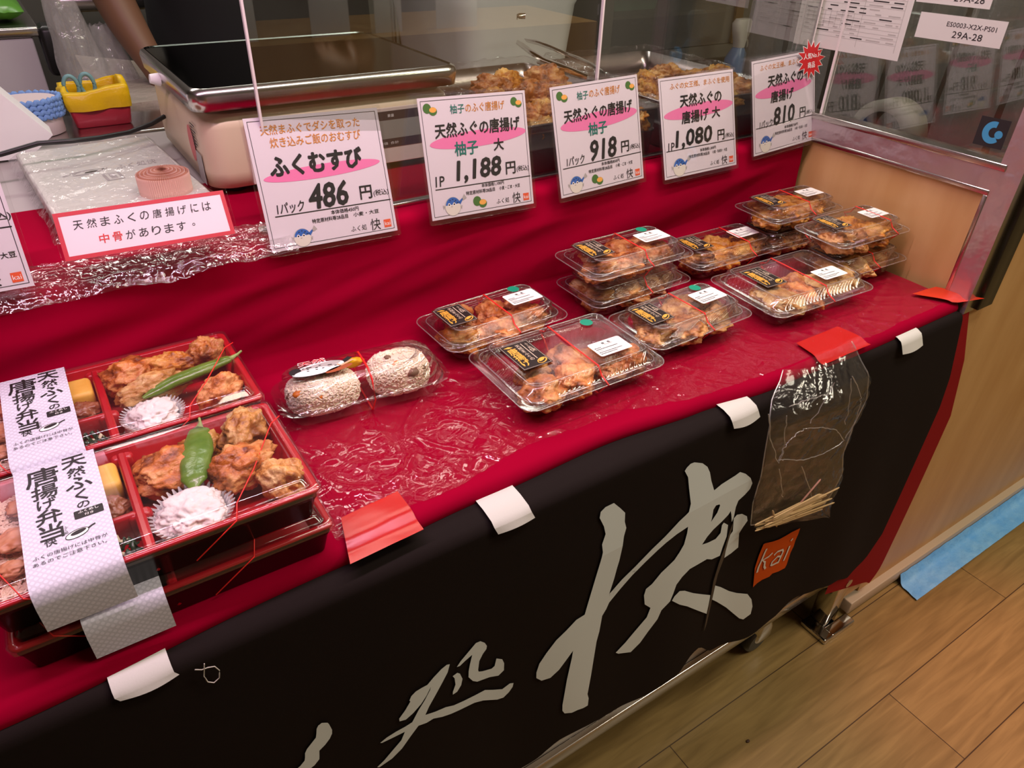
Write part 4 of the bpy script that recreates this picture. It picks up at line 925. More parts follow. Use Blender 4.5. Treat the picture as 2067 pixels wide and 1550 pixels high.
bento_box('bento box under the front one, overhanging the counter edge', CBX + 0.006, CF - 0.002, ZB1, False)
bento_box('bento box under the one next to the riser', CBX, CB, ZB1, False)
bento_box('front open-topped bento box with a broad green pepper lying upright', CBX, CF, ZB2, True)
bento_box('bento box next to the riser with a slim green pepper lying across', CBX, CB, ZB2, True)
paper_sleeve('blank part of a paper band around the lower front bento box', CBX + 0.006, CF - 0.0035, ZB1, -0.078, -0.018, False)
paper_sleeve('paper band lettered in black around the front bento box', CBX, CF, ZB2, -0.093, -0.030, True)
paper_sleeve('paper band lettered in black around the bento box next to the riser', CBX, CB, ZB2, -0.095, -0.036, True)

GRN = mat('pepper_green', (0.085, 0.185, 0.015), 0.22, vary=((0.15, 0.26, 0.035), 60, 0.35, 0.7), bump=(90, 0.5, 0.002), spec=0.6)
GRNP = mat('pepper_stem', (0.24, 0.32, 0.09), 0.5)
FOIL = mat('foil_cup', (0.80, 0.78, 0.80), 0.3, 0.35)
SALAD = mat('salad_white', (0.85, 0.76, 0.74), 0.5, sss=0.1, bump=(260, 0.5, 0.001))
EGG = mat('egg_yellow', (0.78, 0.42, 0.05), 0.5, vary=((0.85, 0.52, 0.10), 70, 0.3, 0.7), bump=(200, 0.2, 0.0006))
MEATM = mat('meatball_brown', (0.20, 0.055, 0.022), 0.25, vary=((0.32, 0.11, 0.05), 110, 0.35, 0.7), bump=(260, 0.6, 0.0015), spec=0.6)
def pepper(label, pts, rad, flat):
    t = thing('green_pepper', label, 'pepper', (0, 0, 0)); mb = MB(); P = []; rd = []
    n = 26
    for i in range(n + 1):
        u = i/n*(len(pts)-1); k = min(int(u), len(pts)-2); f = u - k; P.append(Vector(pts[k]).lerp(Vector(pts[k+1]), f))
        s = i/n; rd.append(rad*(0.30 + 0.70*math.sin(math.pi*min(0.95, 0.16 + s*0.70)))*(1 if s < 0.92 else 0.8 - (s-0.92)*5) *(1 + 0.08*n3(s*9, rad*100)))
    mb.tube(P, rd, GRN, 18, False, flat); mb.build('flesh', t)
    d = (P[0] - P[1]).normalized(); q = P[0]; mb = MB()
    mb.tube([q - d*0.001, q + d*0.003, q + d*0.010 + Vector((0.001, 0, 0.002)), q + d*0.016 + Vector((0.0, 0, 0.004))], [rad*0.42, rad*0.30, 0.0014, 0.0012], GRNP, 8); mb.build('stem', t); return t
def foil_cup(label, cx, cy, z, r, contents):
    t = thing('foil_cup', label, 'foil cup', (cx, cy, z), 0, 'pleated foil cups in the bento boxes'); mb = MB(); n = 168
    rg = []
    for zz, k, am in ((0.0008, 0.72, 0.0), (0.0, 0.72, 0.0), (0.007, 0.82, 0.0010), (0.016, 0.98, 0.0019), (0.0205, 1.07, 0.0022)):
        rg.append([((r*k + am*(1 if i % 4 in (0, 1) else -1))*math.cos(2*math.pi*i/n), (r*k + am*(1 if i % 4 in (0, 1) else -1))*math.sin(2*math.pi*i/n), zz + (0.0012*(1 if i % 4 in (0, 1) else -1) if k > 1 else 0)) for i in range(n)])
    mb.loft(rg, FOIL, True, False, True, False); mb.build('cup', t)
    o = bpy.data.objects.new('potato_salad', blob('potato_salad', contents, r*0.86, r*0.86, 0.0135, 5, 0.22, 0.14, SALAD)); COL.objects.link(o); o.location = (cx, cy, z + 0.0015)
    tag(o, 'white potato salad mound in the foil cup of the ' + ('front bento' if contents == 5 else 'bento next to the riser'), 'salad', 'potato salads in foil cups'); return t
Z2 = ZB2 + 0.0075
def bfry(x, y, s, kind, i, rz, label, dz=0.0, rx=0, sz=1.0):
    return fry('fried_fish_piece', (x, y, Z2 + 0.001 + dz), rz, (s[0], s[1], s[2]), kind, i, label, None, rx)
# front box
bfry(0.022, 0.135, (1.02, 1.45, 0.95), 0, 0, 95, 'rough orange fried piece by the divider of the front bento')
bfry(0.096, 0.150, (1.05, 0.95, 1.05), 3, 1, 60, 'pale pointed fried piece in the back corner of the front bento')
bfry(0.078, 0.098, (1.15, 1.0, 1.08), 0, 2, 15, 'broad fried piece in the middle of the front bento')
bfry(0.104, 0.068, (0.90, 0.85, 1.0), 3, 3, 120, 'small pale fried piece in the front corner of the front bento')
bfry(0.056, 0.150, (0.80, 0.75, 0.8), 1, 1, 10, 'fried piece mostly under the pepper of the front bento')
pepper('broad green pepper lying on the fried fish of the front bento', [(0.057, 0.164, ZB2 + 0.036), (0.050, 0.140, ZB2 + 0.0365), (0.042, 0.115, ZB2 + 0.0365), (0.033, 0.086, ZB2 + 0.034)], 0.0145, 0.40)
foil_cup('pleated foil cup of salad in the front bento', 0.026, 0.066, Z2, 0.0310, 5)
# back box
bfry(0.020, 0.310, (1.05, 1.0, 1.05), 0, 3, 20, 'orange fried piece by the divider of the bento next to the riser')
bfry(0.062, 0.306, (1.05, 0.75, 1.0), 1, 0, -10, 'long fried piece along the rear wall of the bento next to the riser')
bfry(0.101, 0.312, (0.85, 0.85, 1.1), 0, 1, 40, 'round fried piece in the rear corner of the bento next to the riser')
bfry(0.034, 0.272, (1.20, 0.85, 0.95), 3, 2, 10, 'pale fried piece beneath the pepper of the bento next to the riser')
bfry(0.097, 0.238, (1.0, 0.8, 0.95), 0, 0, 30, 'reddish fried piece in the front corner of the bento next to the riser')
pepper('slim green pepper lying across the bento next to the riser', [(0.116, 0.276, ZB2 + 0.0375), (0.085, 0.268, ZB2 + 0.038), (0.055, 0.262, ZB2 + 0.037), (0.022, 0.253, ZB2 + 0.033)], 0.0088, 0.62)
foil_cup('pleated foil cup of salad in the bento next to the riser', 0.026, 0.229, Z2, 0.0270, 6)
SEAW = mat('seaweed_dark', (0.02, 0.045, 0.02), 0.25, spec=0.6); PICK = mat('pickle_pale', (0.62, 0.55, 0.36), 0.35)
for nm, cy, k in (('front bento', CF, 0), ('bento next to the riser', CB, 1)):
    mb = MB(); mb.rbox(-0.052, -0.0185, cy + 0.026, cy + 0.062, Z2, Z2 + 0.0255, EGG, 0.006, 0.004, 4); tag(mb.build('egg_roll'), 'yellow rolled egg slice in the ' + nm, 'egg roll', 'rolled egg slices')
    o = bpy.data.objects.new('meatball', blob('meatball', 21 + k, 0.0190, 0.0150, 0.0125, 5, 0.22, 0.08, MEATM)); COL.objects.link(o); o.location = (-0.034, cy + 0.006, Z2)
    tag(o, 'glossy brown meatball beside the rolled egg in the ' + nm, 'meatball', 'glazed meatballs')
    mb = MB(); rnd = random.Random(31 + k)
    for i in range(26):
        x = rnd.uniform(-0.050, -0.022); y = rnd.uniform(cy - 0.056, cy - 0.032); a = rnd.uniform(0, 6.28); l = rnd.uniform(0.006, 0.012)
        pts = [(x + math.cos(a)*l*(q-0.5), y + math.sin(a)*l*(q-0.5), Z2 + 0.006 + rnd.uniform(0, 0.010) + 0.004*math.sin(q*3)) for q in (0, 0.33, 0.66, 1)]
        mb.tube(pts, rnd.uniform(0.0012, 0.0026), SEAW if i % 3 else PICK, 7, False, 0.45)
    tag(mb.build('pickled_greens'), 'dark pickled greens in the small compartment of the ' + nm, 'pickles', 'pickled greens', 'stuff')
RICE = mat('rice_pink', (0.74, 0.50, 0.38), 0.35, sss=0.15, vary=((0.76, 0.55, 0.42), 60, 0.35, 0.65))
CHUNK = mat('rice_topping', (0.52, 0.17, 0.07), 0.4, vary=((0.66, 0.30, 0.17), 90, 0.35, 0.65))
def grain_mesh(n, place, m, seed, length=0.0032, rad=0.0011):
    mb = MB(); rnd = random.Random(seed)
    for i in range(n):
        p, nrm = place(rnd); a = Vector((rnd.uniform(-1, 1), rnd.uniform(-1, 1), rnd.uniform(-0.5, 0.5)))
        t = (a - nrm*a.dot(nrm)*0.75).normalized(); q = t.to_track_quat('Z', 'Y').to_matrix()
        k = rnd.uniform(0.85, 1.15); mb.ell(p, rad*k, rad*k, length*k, m, 6, 4, q)
    return mb
for nm, cy, k in (('front bento', CF, 0), ('bento next to the riser', CB, 1)):
    def place(r, cy=cy):
        x = r.uniform(-0.116, -0.074); y = r.uniform(cy - 0.062, cy + 0.062)
        return Vector((x, y, Z2 + 0.019 + 0.006*n3(x*60, y*60, 2))), Vector((0, 0, 1))
    mb = grain_mesh(1300, place, RICE, 50 + k)
    mb.rbox(-0.1165, -0.0735, cy - 0.062, cy + 0.062, Z2, Z2 + 0.018, RICE, 0.006, 0.004, 3)
    tag(mb.build('seasoned_rice'), 'pink seasoned rice in the ' + nm, 'rice', 'seasoned rice beds', 'stuff')
    for j, (x, y, s) in enumerate(((-0.100, cy - 0.005, 0.016), (-0.105, cy - 0.038, 0.010), (-0.090, cy + 0.035, 0.014))):
        o = bpy.data.objects.new('rice_topping', blob('rice_topping', 60 + j + k*5, s, s*0.8, 0.005, 4, 0.3, 0.12, CHUNK)); COL.objects.link(o); o.location = (x, y, Z2 + 0.0205)
        tag(o, 'orange brown fish flake lying on the rice of the ' + nm, 'topping', 'fish flakes on the rice of the ' + nm)

# ------------------------------------------------------------------ pack of two rice balls
ZO = T + 0.0062
op = thing('rice_ball_pack', 'long clear pack holding two rice balls between the bento boxes and the fried packs', 'food pack', (0.252, 0.240, ZO), -6.0)
hx, hy = 0.103, 0.042
def rg_(ax, ay, z, r): return [(x, y, z) for x, y in rrect(ax, ay, r, 5, 40, 0.0008)]
mb = MB(); mb.loft([rg_(hx-0.016, hy-0.012, 0.0, 0.018), rg_(hx-0.012, hy-0.009, 0.003, 0.020), rg_(hx-0.008, hy-0.006, 0.020, 0.022), rg_(hx-0.006, hy-0.004, 0.0215, 0.022), rg_(hx, hy, 0.0212, 0.024)], PACK, True, False); mb.build('base', op)
mb = MB(); mb.loft([rg_(hx+0.0004, hy+0.0004, 0.0220, 0.024), rg_(hx-0.006, hy-0.004, 0.0230, 0.022), rg_(hx-0.009, hy-0.006, 0.030, 0.021), rg_(hx-0.014, hy-0.010, 0.043, 0.020), rg_(hx-0.022, hy-0.016, 0.0490, 0.016), rg_(hx-0.032, hy-0.023, 0.0505, 0.012)], PACK, False, True); mb.build('lid', op)
mb = MB(); bp = [(0.004, -0.02, 0.0515), (0.004, 0.02, 0.0515), (0.004, hy-0.010, 0.044), (0.003, hy+0.001, 0.022), (0.002, hy-0.012, -0.0006), (0.002, -hy+0.012, -0.0006), (0.003, -hy-0.001, 0.022), (0.004, -hy+0.010, 0.044)]
mb.tube(bp, 0.0013, BAND, 6, True, 0.5); tag(mb.build('rubber_band', op), 'thin red rubber band')
# blowfish sticker on the lid
mb = MB(); z = 0.0512; cx, cy = -0.048, 0.004
mb.oval(cx, cy, 0.032, 0.0125, z, PRINT, 4); mb.oval(cx, cy, 0.0310, 0.0115, z + 0.0001, WHITE, 4)
mb.oval(cx + 0.002, cy + 0.003, 0.026, 0.0065, z + 0.0002, PGREY, 6); mb.oval(cx - 0.008, cy - 0.003, 0.020, 0.0055, z + 0.0003, WHITE, 2)
mb.oval(cx - 0.026, cy + 0.003, 0.0075, 0.006, z + 0.00025, PRINT, 30)
mb.poly([(cx + 0.024, cy + 0.002), (cx + 0.038, cy + 0.012), (cx + 0.043, cy + 0.008), (cx + 0.030, cy - 0.002)], z, PRINT)
mb.oval(cx + 0.022, cy - 0.009, 0.017, 0.0045, z + 0.0001, mat('sticker_brown', (0.36, 0.09, 0.03), 0.5), 12); mb.line([(cx + 0.022, cy + 0.000), (cx + 0.026, cy - 0.004), (cx + 0.042, cy + 0.003)], 0.003, z + 0.0003, mat('sticker_tan', (0.62, 0.42, 0.25), 0.5))
for k in range(14):
    a = random.Random(k).uniform(-0.022, 0.022); mb.oval(cx + a, cy + 0.004*math.sin(k*2.1) + 0.002, 0.0016, 0.0008, z + 0.0004, PRINT)
tag(mb.build('fish_sticker', op), 'sticker with a grey and white blowfish')
mb = MB(); mb.text('天然', cx - 0.004, cy + 0.016, 0.032, 0.009, z, WHITE, 0.06); mb.text('天然', cx - 0.004, cy + 0.016, 0.030, 0.0078, z + 0.0002, mat('print_red', (0, 0, 0)), 0.02)
tag(mb.build('red_lettering', op), 'red lettering edged in white')
RICE2 = mat('rice_ball_rice', (0.88, 0.72, 0.54), 0.4, sss=0.2, vary=((0.94, 0.85, 0.70), 45, 0.35, 0.65))
CARR = mat('carrot_bit', (0.72, 0.20, 0.02), 0.4); MUSH = mat('mushroom_bit', (0.22, 0.13, 0.08), 0.5)
def rice_ball(label, cx, cy, cz, rx, ry, rz_, bits, seed):
    t = thing('rice_ball', label, 'rice ball', (cx, cy, cz), -6.0, 'rice balls in the long clear pack')
    def place(r):
        while True:
            p = Vector((r.gauss(0, 1), r.gauss(0, 1), r.gauss(0, 1))).normalized()
            q = Vector((math.copysign(abs(p.x)**0.75, p.x)*rx, math.copysign(abs(p.y)**0.75, p.y)*ry, math.copysign(abs(p.z)**0.75, p.z)*rz_ + rz_))
            if q.z > -0.001: return q*r.uniform(0.985, 1.005), Vector((p.x/rx, p.y/ry, p.z/rz_)).normalized()
    mb = grain_mesh(2600, place, RICE2, seed, 0.0025, 0.00115)
    rg = []
    for j in range(11):
        a = math.pi*j/10 - math.pi/2; ca, sa = math.cos(a), math.sin(a)
        rg.append([(0.992*rx*ca**0.75*math.copysign(abs(math.cos(b))**0.75, math.cos(b)), 0.992*ry*ca**0.75*math.copysign(abs(math.sin(b))**0.75, math.sin(b)), rz_ + 0.992*rz_*math.copysign(abs(sa)**0.75, sa)) for b in [2*math.pi*k/24 for k in range(24)]])
    mb.loft(rg, RICE2, False, False); mb.build('rice', t)
    for (x, y, z, s, m, nm) in bits:
        b = MB(); b.ell((x, y, z), s, s*0.8, s*0.6, m, 8, 6); b.build(nm, t)
    return t
a = R(-6); 
rice_ball('rice ball under the blowfish sticker, nearer the bento boxes', 0.252 - 0.047, 0.240 + 0.0055 - 0.001, ZO + 0.001, 0.042, 0.029, 0.0215,
          [(-0.030, -0.014, 0.034, 0.0075, CARR, 'carrot_piece'), (-0.008, -0.023, 0.031, 0.0068, CARR, 'carrot_piece'), (-0.037, -0.006, 0.028, 0.0065, MUSH, 'mushroom_piece')], 71)
rice_ball('taller rice ball beside the clear fried packs, specked with mushroom', 0.252 + 0.045, 0.240 - 0.0045 - 0.001, ZO + 0.001, 0.037, 0.029, 0.0235,
          [(-0.006, -0.013, 0.0435, 0.0062, CARR, 'carrot_piece'), (0.010, -0.0235, 0.034, 0.0095, MUSH, 'mushroom_piece'), (0.024, -0.020, 0.034, 0.0055, MUSH, 'mushroom_piece'), (-0.012, 0.0, 0.0465, 0.0048, MUSH, 'mushroom_piece')], 72)
o = bpy.data.objects.new('pickled_radish', blob('pickled_radish', 80, 0.014, 0.012, 0.006, 4, 0.15, 0.05, mat('radish_yellow', (0.85, 0.48, 0.02), 0.25))); COL.objects.link(o); o.location = (0.250, 0.258, ZO + 0.032); o.rotation_euler = (R(-40), 0, 0)
tag(o, 'yellow pickled radish tucked between the two rice balls', 'pickle')
# ------------------------------------------------------------------ weighing scale
BEIGE = mat('scale_beige', (0.70, 0.57, 0.40), 0.4, spec=0.5)
sca = thing('weighing_scale', 'beige counter scale with a steel platter behind the front glass', 'scale', (0.365, 0.685, S + 0.002))
rr = lambda ax, ay, zz, r, dy=0.0: [(x, y + dy, zz) for x, y in rrect(ax, ay, r, 6)]
mb = MB(); mb.loft([rr(0.168, 0.150, 0.008, 0.025), rr(0.180, 0.156, 0.010, 0.03), rr(0.181, 0.157, 0.030, 0.03), rr(0.180, 0.156, 0.085, 0.03), rr(0.178, 0.154, 0.094, 0.03), rr(0.170, 0.146, 0.101, 0.03)], BEIGE)
mb.build('housing', sca)
mb = MB()
for sx in (-1, 1):
    for sy in (-1, 1):
        mb = MB(); mb.tube([(sx*0.145, sy*0.125, 0.0), (sx*0.145, sy*0.125, 0.012)], [0.014, 0.014], DARK, 12); mb.build('rubber_foot', sca)
PLAT = mat('platter_steel', (0.17, 0.18, 0.165), 0.10, 1.0)
mb = MB(); mb.loft([rr(0.170, 0.148, 0.108, 0.02), rr(0.186, 0.164, 0.110, 0.02), rr(0.188, 0.166, 0.128, 0.02), rr(0.186, 0.164, 0.134, 0.02), rr(0.181, 0.159, 0.1365, 0.018)], STEEL, True, False)
mb.loft([rr(0.181, 0.159, 0.1365, 0.018), rr(0.178, 0.156, 0.1350, 0.016)], PLAT, False, True); mb.build('platter', sca)
mb = MB(); mb.tube([(0, 0, 0.095), (0, 0, 0.110)], [0.05, 0.05], DARK, 20); mb.build('platter_post', sca)
DISP = mat('display_dark', (0.045, 0.035, 0.045), 0.2); BEZ = mat('display_bezel', (0.70, 0.60, 0.56), 0.35)
mb = MB(); yf = -0.1585
def fr(mbx, x0, x1, z0, z1, d, m): mbx.box(x0, x1, yf - d, yf + 0.003, z0, z1, m)
fr(mb, -0.128, 0.150, 0.012, 0.088, 0.0012, BEZ); o = mb.build('display_panel', sca)
mb = MB(); fr(mb, -0.122, -0.085, 0.040, 0.082, 0.0020, DISP); fr(mb, 0.020, 0.140, 0.072, 0.084, 0.0020, DISP); fr(mb, 0.020, 0.140, 0.034, 0.046, 0.0020, DISP)
fr(mb, 0.020, 0.140, 0.046, 0.072, 0.0018, mat('display_grey', (0.28, 0.29, 0.27), 0.3)); mb.build('display_window', o)
Mf = Matrix(((1, 0, 0, 0), (0, 0, -1, yf - 0.0026), (0, 1, 0, 0), (0, 0, 0, 1)))
mb = MB(); mb.M = Mf; mb.text('AND', -0.100, 0.0235, 0.040, 0.011, 0, PRINT, 0.03); mb.text('重量', 0.075, 0.078, 0.010, 0.004, 0, WHITE); mb.text('単価  合計', 0.070, 0.040, 0.030, 0.004, 0, WHITE)
mb.text('ゼロ', -0.104, 0.066, 0.010, 0.003, 0, WHITE); mb.text('風袋引', -0.104, 0.056, 0.014, 0.003, 0, WHITE); mb.text('単位', -0.104, 0.048, 0.010, 0.003, 0, WHITE); mb.build('panel_lettering', o)
Ms = Matrix(((0, 0, -1, -0.1815), (-1, 0, 0, 0), (0, 1, 0, 0), (0, 0, 0, 1)))
mb = MB(); mb.M = Ms; mb.oval(0.085, 0.055, 0.016, 0.024, 0.0006, mat('sticker_rose', (0.62, 0.14, 0.14), 0.5)); tag(mb.build('round_sticker', sca), 'rose red oval sticker')
mb = MB(); mb.M = Ms; mb.rect(0.096, 0.130, 0.010, 0.050, 0.0005, PGREY)
for k in range(8): mb.rect(0.099, 0.099 + 0.012 + 0.014*random.Random(k).random(), 0.084 - k*0.004, 0.086 - k*0.004, 0.0006, PRINT)
mb.build('rating_plate', sca)
mb = MB(); mb.tube([(-0.20, 0.02, 0.118), (-0.187, 0.02, 0.116)], [0.006, 0.009], WHITE, 12); mb.tube([(-0.187, 0.02, 0.116), (-0.176, 0.02, 0.112)], [0.006, 0.005], WHITE, 10); tag(mb.build('level_knob', sca), 'small white knob')
CABLE = mat('cable_black', (0.01, 0.01, 0.01), 0.4)
mb = MB(); cp = [(-0.16, 0.70, 0.990), (-0.035, 0.70, 0.998), (0.010, 0.70, 1.006), (0.050, 0.70, 1.004), (0.085, 0.715, 1.000), (0.125, 0.74, 0.996), (0.160, 0.76, 0.999), (0.183, 0.775, 1.004)]
P = []
for i in range(len(cp) - 1):
    for k in range(5): P.append(Vector(cp[i]).lerp(Vector(cp[i+1]), k/5))
mb.tube(P + [cp[-1]], 0.0034, CABLE, 8); tag(mb.build('power_cable'), 'black cable running over the paper bag bundle to the scale', 'cable')

# ------------------------------------------------------------------ trays of fried fish behind the glass
TRAYM = mat('tray_steel', (0.42, 0.34, 0.34), 0.25, 1.0)
def tray(label, x0, x1, y0, y1, seed, kind, spots):
    t = thing('serving_tray', label, 'tray', ((x0+x1)/2, (y0+y1)/2, S + 0.003), 0, 'steel trays of fried fish'); hx, hy = (x1-x0)/2, (y1-y0)/2
    q = lambda d, z, r=0.015: [(x, y, z) for x, y in rrect(hx - d, hy - d, r, 5)]
    mb = MB(); mb.loft([q(0.006, 0.0), q(0.0045, 0.002), q(0.003, 0.034), q(0.0015, 0.0345), q(0.0015, 0.0375), q(0.003, 0.038), q(0.001, 0.068), q(-0.003, 0.070), q(-0.003, 0.072), q(0.0015, 0.072), q(0.006, 0.040), q(0.008, 0.030)], TRAYM, True, True); mb.build('pan', t)
    mb = MB()
    def wrapf(u, v):
        a = 2*math.pi*u; c, s = math.cos(a), math.sin(a); k = max(abs(c), abs(s)); ex, ey = c/k, s/k
        d = 0.010*(1 - v) - 0.004; z = 0.066 + 0.018*math.sin(v*math.pi)*0.4 + (0.020*v if s > -0.3 else 0.004*v) + 0.006*n3(ex*6 + seed, ey*6, v*3)
        return (ex*(hx + d*0.3 - 0.012*v + 0.004*n3(ex*9, ey*9, seed)), ey*(hy + d*0.3 - 0.012*v), z)
    mb.grid(wrapf, 180, 8, WRAP); mb.build('plastic_wrap', t)
    rnd = random.Random(seed)
    for i, (x, y, z, s) in enumerate(spots):
        fry('fried_fish_piece', (x, y, S + 0.034 + z), rnd.uniform(0, 360), (s, s*0.95, s*rnd.uniform(0.95, 1.2)), kind if i % 3 else (kind + 1) % 3, rnd.randrange(4),
            'fried fish ball in the ' + label.split(' of ')[0] + ' next to the ' + label.split('next to the ')[1], 'fried fish in the tray next to the ' + label.split('next to the ')[1].split(' behind')[0])
def heap(x0, x1, y0, y1, seed, h):
    r = random.Random(seed); out = []
    nx = max(int((x1-x0)/0.046), 1); ny = max(int((y1-y0)/0.044), 1)
    for i in range(nx):
        for j in range(ny):
            x = x0 + (i + 0.5 + r.uniform(-0.2, 0.2))*(x1-x0)/nx; y = y0 + (j + 0.5 + r.uniform(-0.2, 0.2))*(y1-y0)/ny
            out.append((x, y, r.uniform(0, 0.008), r.uniform(1.0, 1.25)))
    for (x, y, z, s) in h: out.append((x, y, z, s))
    return out
tray('steel tray of fried fish next to the scale behind the glass', 0.576, 0.846, 0.402, 0.780, 5, 0,
     heap(0.60, 0.825, 0.40, 0.62, 2, [(0.655, 0.600, 0.020, 1.25), (0.690, 0.610, 0.022, 1.15), (0.760, 0.600, 0.018, 1.3), (0.700, 0.540, 0.018, 1.3), (0.735, 0.470, 0.018, 1.25)]))
tray('steel tray of yellow fried fish next to the end panel behind the glass', 0.866, 1.150, 0.402, 0.780, 6, 1,
     heap(0.89, 1.125, 0.40, 0.58, 3, [(0.93, 0.53, 0.020, 1.1), (0.985, 0.545, 0.024, 1.3), (1.03, 0.47, 0.022, 1.25), (1.07, 0.50, 0.018, 1.2)]))
def tong_arm(off, name_parent):
    mb = MB(); L_ = [((0.868, 0.835, 1.055), 0.006), ((0.858, 0.79, 1.057), 0.008), ((0.848, 0.74, 1.056), 0.008), ((0.838, 0.68, 1.054), 0.007), ((0.824, 0.62, 1.056), 0.008), ((0.808, 0.56, 1.058), 0.008), ((0.788, 0.500, 1.060), 0.007)]
    A_ = []; B_ = []
    for i, (p, w_) in enumerate(L_):
        k = i/6; ox = off*(0.012 + 0.024*math.sin(k*math.pi*0.85)); A_.append((p[0] + ox*0.9 - 0.002, p[1] + ox*0.3, p[2] + w_*0.6)); B_.append((p[0] + ox*0.9 + 0.004*off, p[1] + ox*0.3, p[2] - w_*0.6))
    n = len(A_); fine = lambda P: [tuple(Vector(P[i]).lerp(Vector(P[i+1]), k/4)) for i in range(n-1) for k in range(4)] + [P[-1]]
    a, b = fine(A_), fine(B_); N = len(a)
    C_ = [(p[0] + 0.0012, p[1], p[2]) for p in a]; D_ = [(p[0] + 0.0012, p[1], p[2]) for p in b]
    mb.loft([[a[i], b[i], D_[i], C_[i]] for i in range(N)], CHROME); return mb.build('arm', name_parent)
tg = thing('tongs', 'steel serving tongs lying across both trays of fried fish', 'tongs', (0, 0, 0))
tong_arm(-1, tg); tong_arm(1, tg)
mb = MB(); mb.loft([[(0.858, 0.836, 1.103), (0.858, 0.836, 1.093), (0.858, 0.838, 1.093), (0.858, 0.838, 1.103)], [(0.868, 0.845, 1.103), (0.868, 0.845, 1.093), (0.868, 0.847, 1.093), (0.868, 0.847, 1.103)], [(0.878, 0.838, 1.103), (0.878, 0.838, 1.093), (0.878, 0.840, 1.093), (0.878, 0.840, 1.103)]], CHROME); mb.build('spring_end', tg)

# ------------------------------------------------------------------ things on the step before and beside the scale
pb = thing('paper_bag_bundle', 'flat bundle of printed white paper bags in clear plastic on the step', 'paper bags', (0.078, 0.63, S + 0.003), 4.0)
PBAG = mat('bag_paper', (0.66, 0.67, 0.60), 0.55)
mb = MB(); mb.rbox(-0.088, 0.088, -0.165, 0.160, 0.0, 0.020, PBAG, 0.004, 0.003, 3); mb.build('bag_stack', pb)
mb = MB(); z = 0.0203; Mx = Matrix.Rotation(R(2), 4, 'Z'); mb.M = Mx
mb.line([(-0.052, 0.018), (-0.040, 0.026), (-0.020, 0.030), (-0.005, 0.024), (0.004, 0.027)], 0.004, z, PGREY); mb.oval(-0.020, 0.020, 0.022, 0.008, z, PGREY, 8); mb.oval(-0.020, 0.021, 0.017, 0.005, z + 0.0001, PBAG, 8); mb.oval(-0.018, 0.020, 0.009, 0.003, z + 0.0002, PRINT, 8)
mb.text('ふく処快', 0.040, 0.022, 0.052, 0.020, z, PGREY, 0.0, 0.2); mb.rect(-0.010, 0.012, -0.030, 0.002, z, PGREY); mb.rect(-0.006, 0.008, -0.027, -0.001, z + 0.0001, PBAG); mb.rect(-0.003, 0.005, -0.024, -0.004, z + 0.0002, PGREY); mb.build('bag_print', pb)
mb = MB()
def wr(u, v):
    x = -0.098 + 0.196*u; y = -0.180 + 0.360*v; e = min(u, 1-u, v, 1-v)*10; z = 0.006 + 0.017*min(e*1.2, 1) + 0.0022*crinkle(x*1.3, y*1.3)/0.003 + 0.002*n3(x*20, y*20)
    return (x + 0.004*n3(y*14, 3), y, z)
mb.grid(wr, 110, 160, WRAP); mb.build('clear_wrap', pb)
CUPM = mat('cup_paper', (0.78, 0.52, 0.42), 0.6); CUPR = mat('cup_paper_rim', (0.62, 0.30, 0.20), 0.6)
cs = MB(); n = 152; z0 = S + 0.0028
for k in range(12):
    r0 = 0.0305 - k*0.0002; zb = z0 + 0.018 + k*0.0012*0.4; zt = zb + 0.026 + 0.0008*k*0 
    rr_ = r0*(1 - 0.070*k)
    cs.loft([[(0.128 + (rr_ + 0.0007*(1 if i % 2 else -1))*math.cos(2*math.pi*i/n), 0.525 + (rr_ + 0.0007*(1 if i % 2 else -1))*math.sin(2*math.pi*i/n), zz) for i in range(n)] for zz in (z0 + 0.001 if k == 0 else zt - 0.012, zt + 0.0006*math.sin(k))], CUPM if k % 2 == 0 else CUPR, k == 0, False, True, False)
cs.M = Matrix.Translation((0, 0, 0))
shift_cup = tag(cs.build('baking_cup_stack'), 'nested stack of pleated pink paper cups behind the red-bordered notice', 'paper cups', kind='stuff')
mb = MB(); mb.loft([[(-0.16, 0.83, S + 0.003), (-0.16, 0.875, S + 0.003), (-0.16, 0.875, S + 0.17), (-0.16, 0.83, S + 0.165)], [(-0.055, 0.83, S + 0.003), (-0.055, 0.875, S + 0.003), (-0.055, 0.875, S + 0.155), (-0.055, 0.83, S + 0.150)], [(-0.004, 0.83, S + 0.003), (-0.004, 0.875, S + 0.003), (0.033, 0.875, S + 0.032), (0.033, 0.83, S + 0.030)]], WHITE, smooth=False)
tag(mb.build('white_paper_bag'), 'plain white folded paper bag standing behind the bag bundle', 'paper bag')
# crumpled film hanging at the step edge around the red-bordered notice
mb = MB()
def hangf(u, v):
    x = -0.075 + 0.30*u; t = v
    y = 0.40 - 0.075*t; z = S + 0.005 + 0.004*n3(x*30, t*4) if t < 0.8 else S + 0.006 - (t-0.8)*0.10*(0.6 + 0.5*n3(x*18, 2))
    return (x, min(y, 0.40) - (0.003 if t > 0.8 else 0), z + 0.0025*crinkle(x*1.2, t)/0.003 + 0.003)
mb.grid(hangf, 130, 40, WRAP); tag(mb.build('crumpled_wrap'), 'crumpled clear plastic lying over the step edge beneath the red-bordered notice', 'plastic wrap')

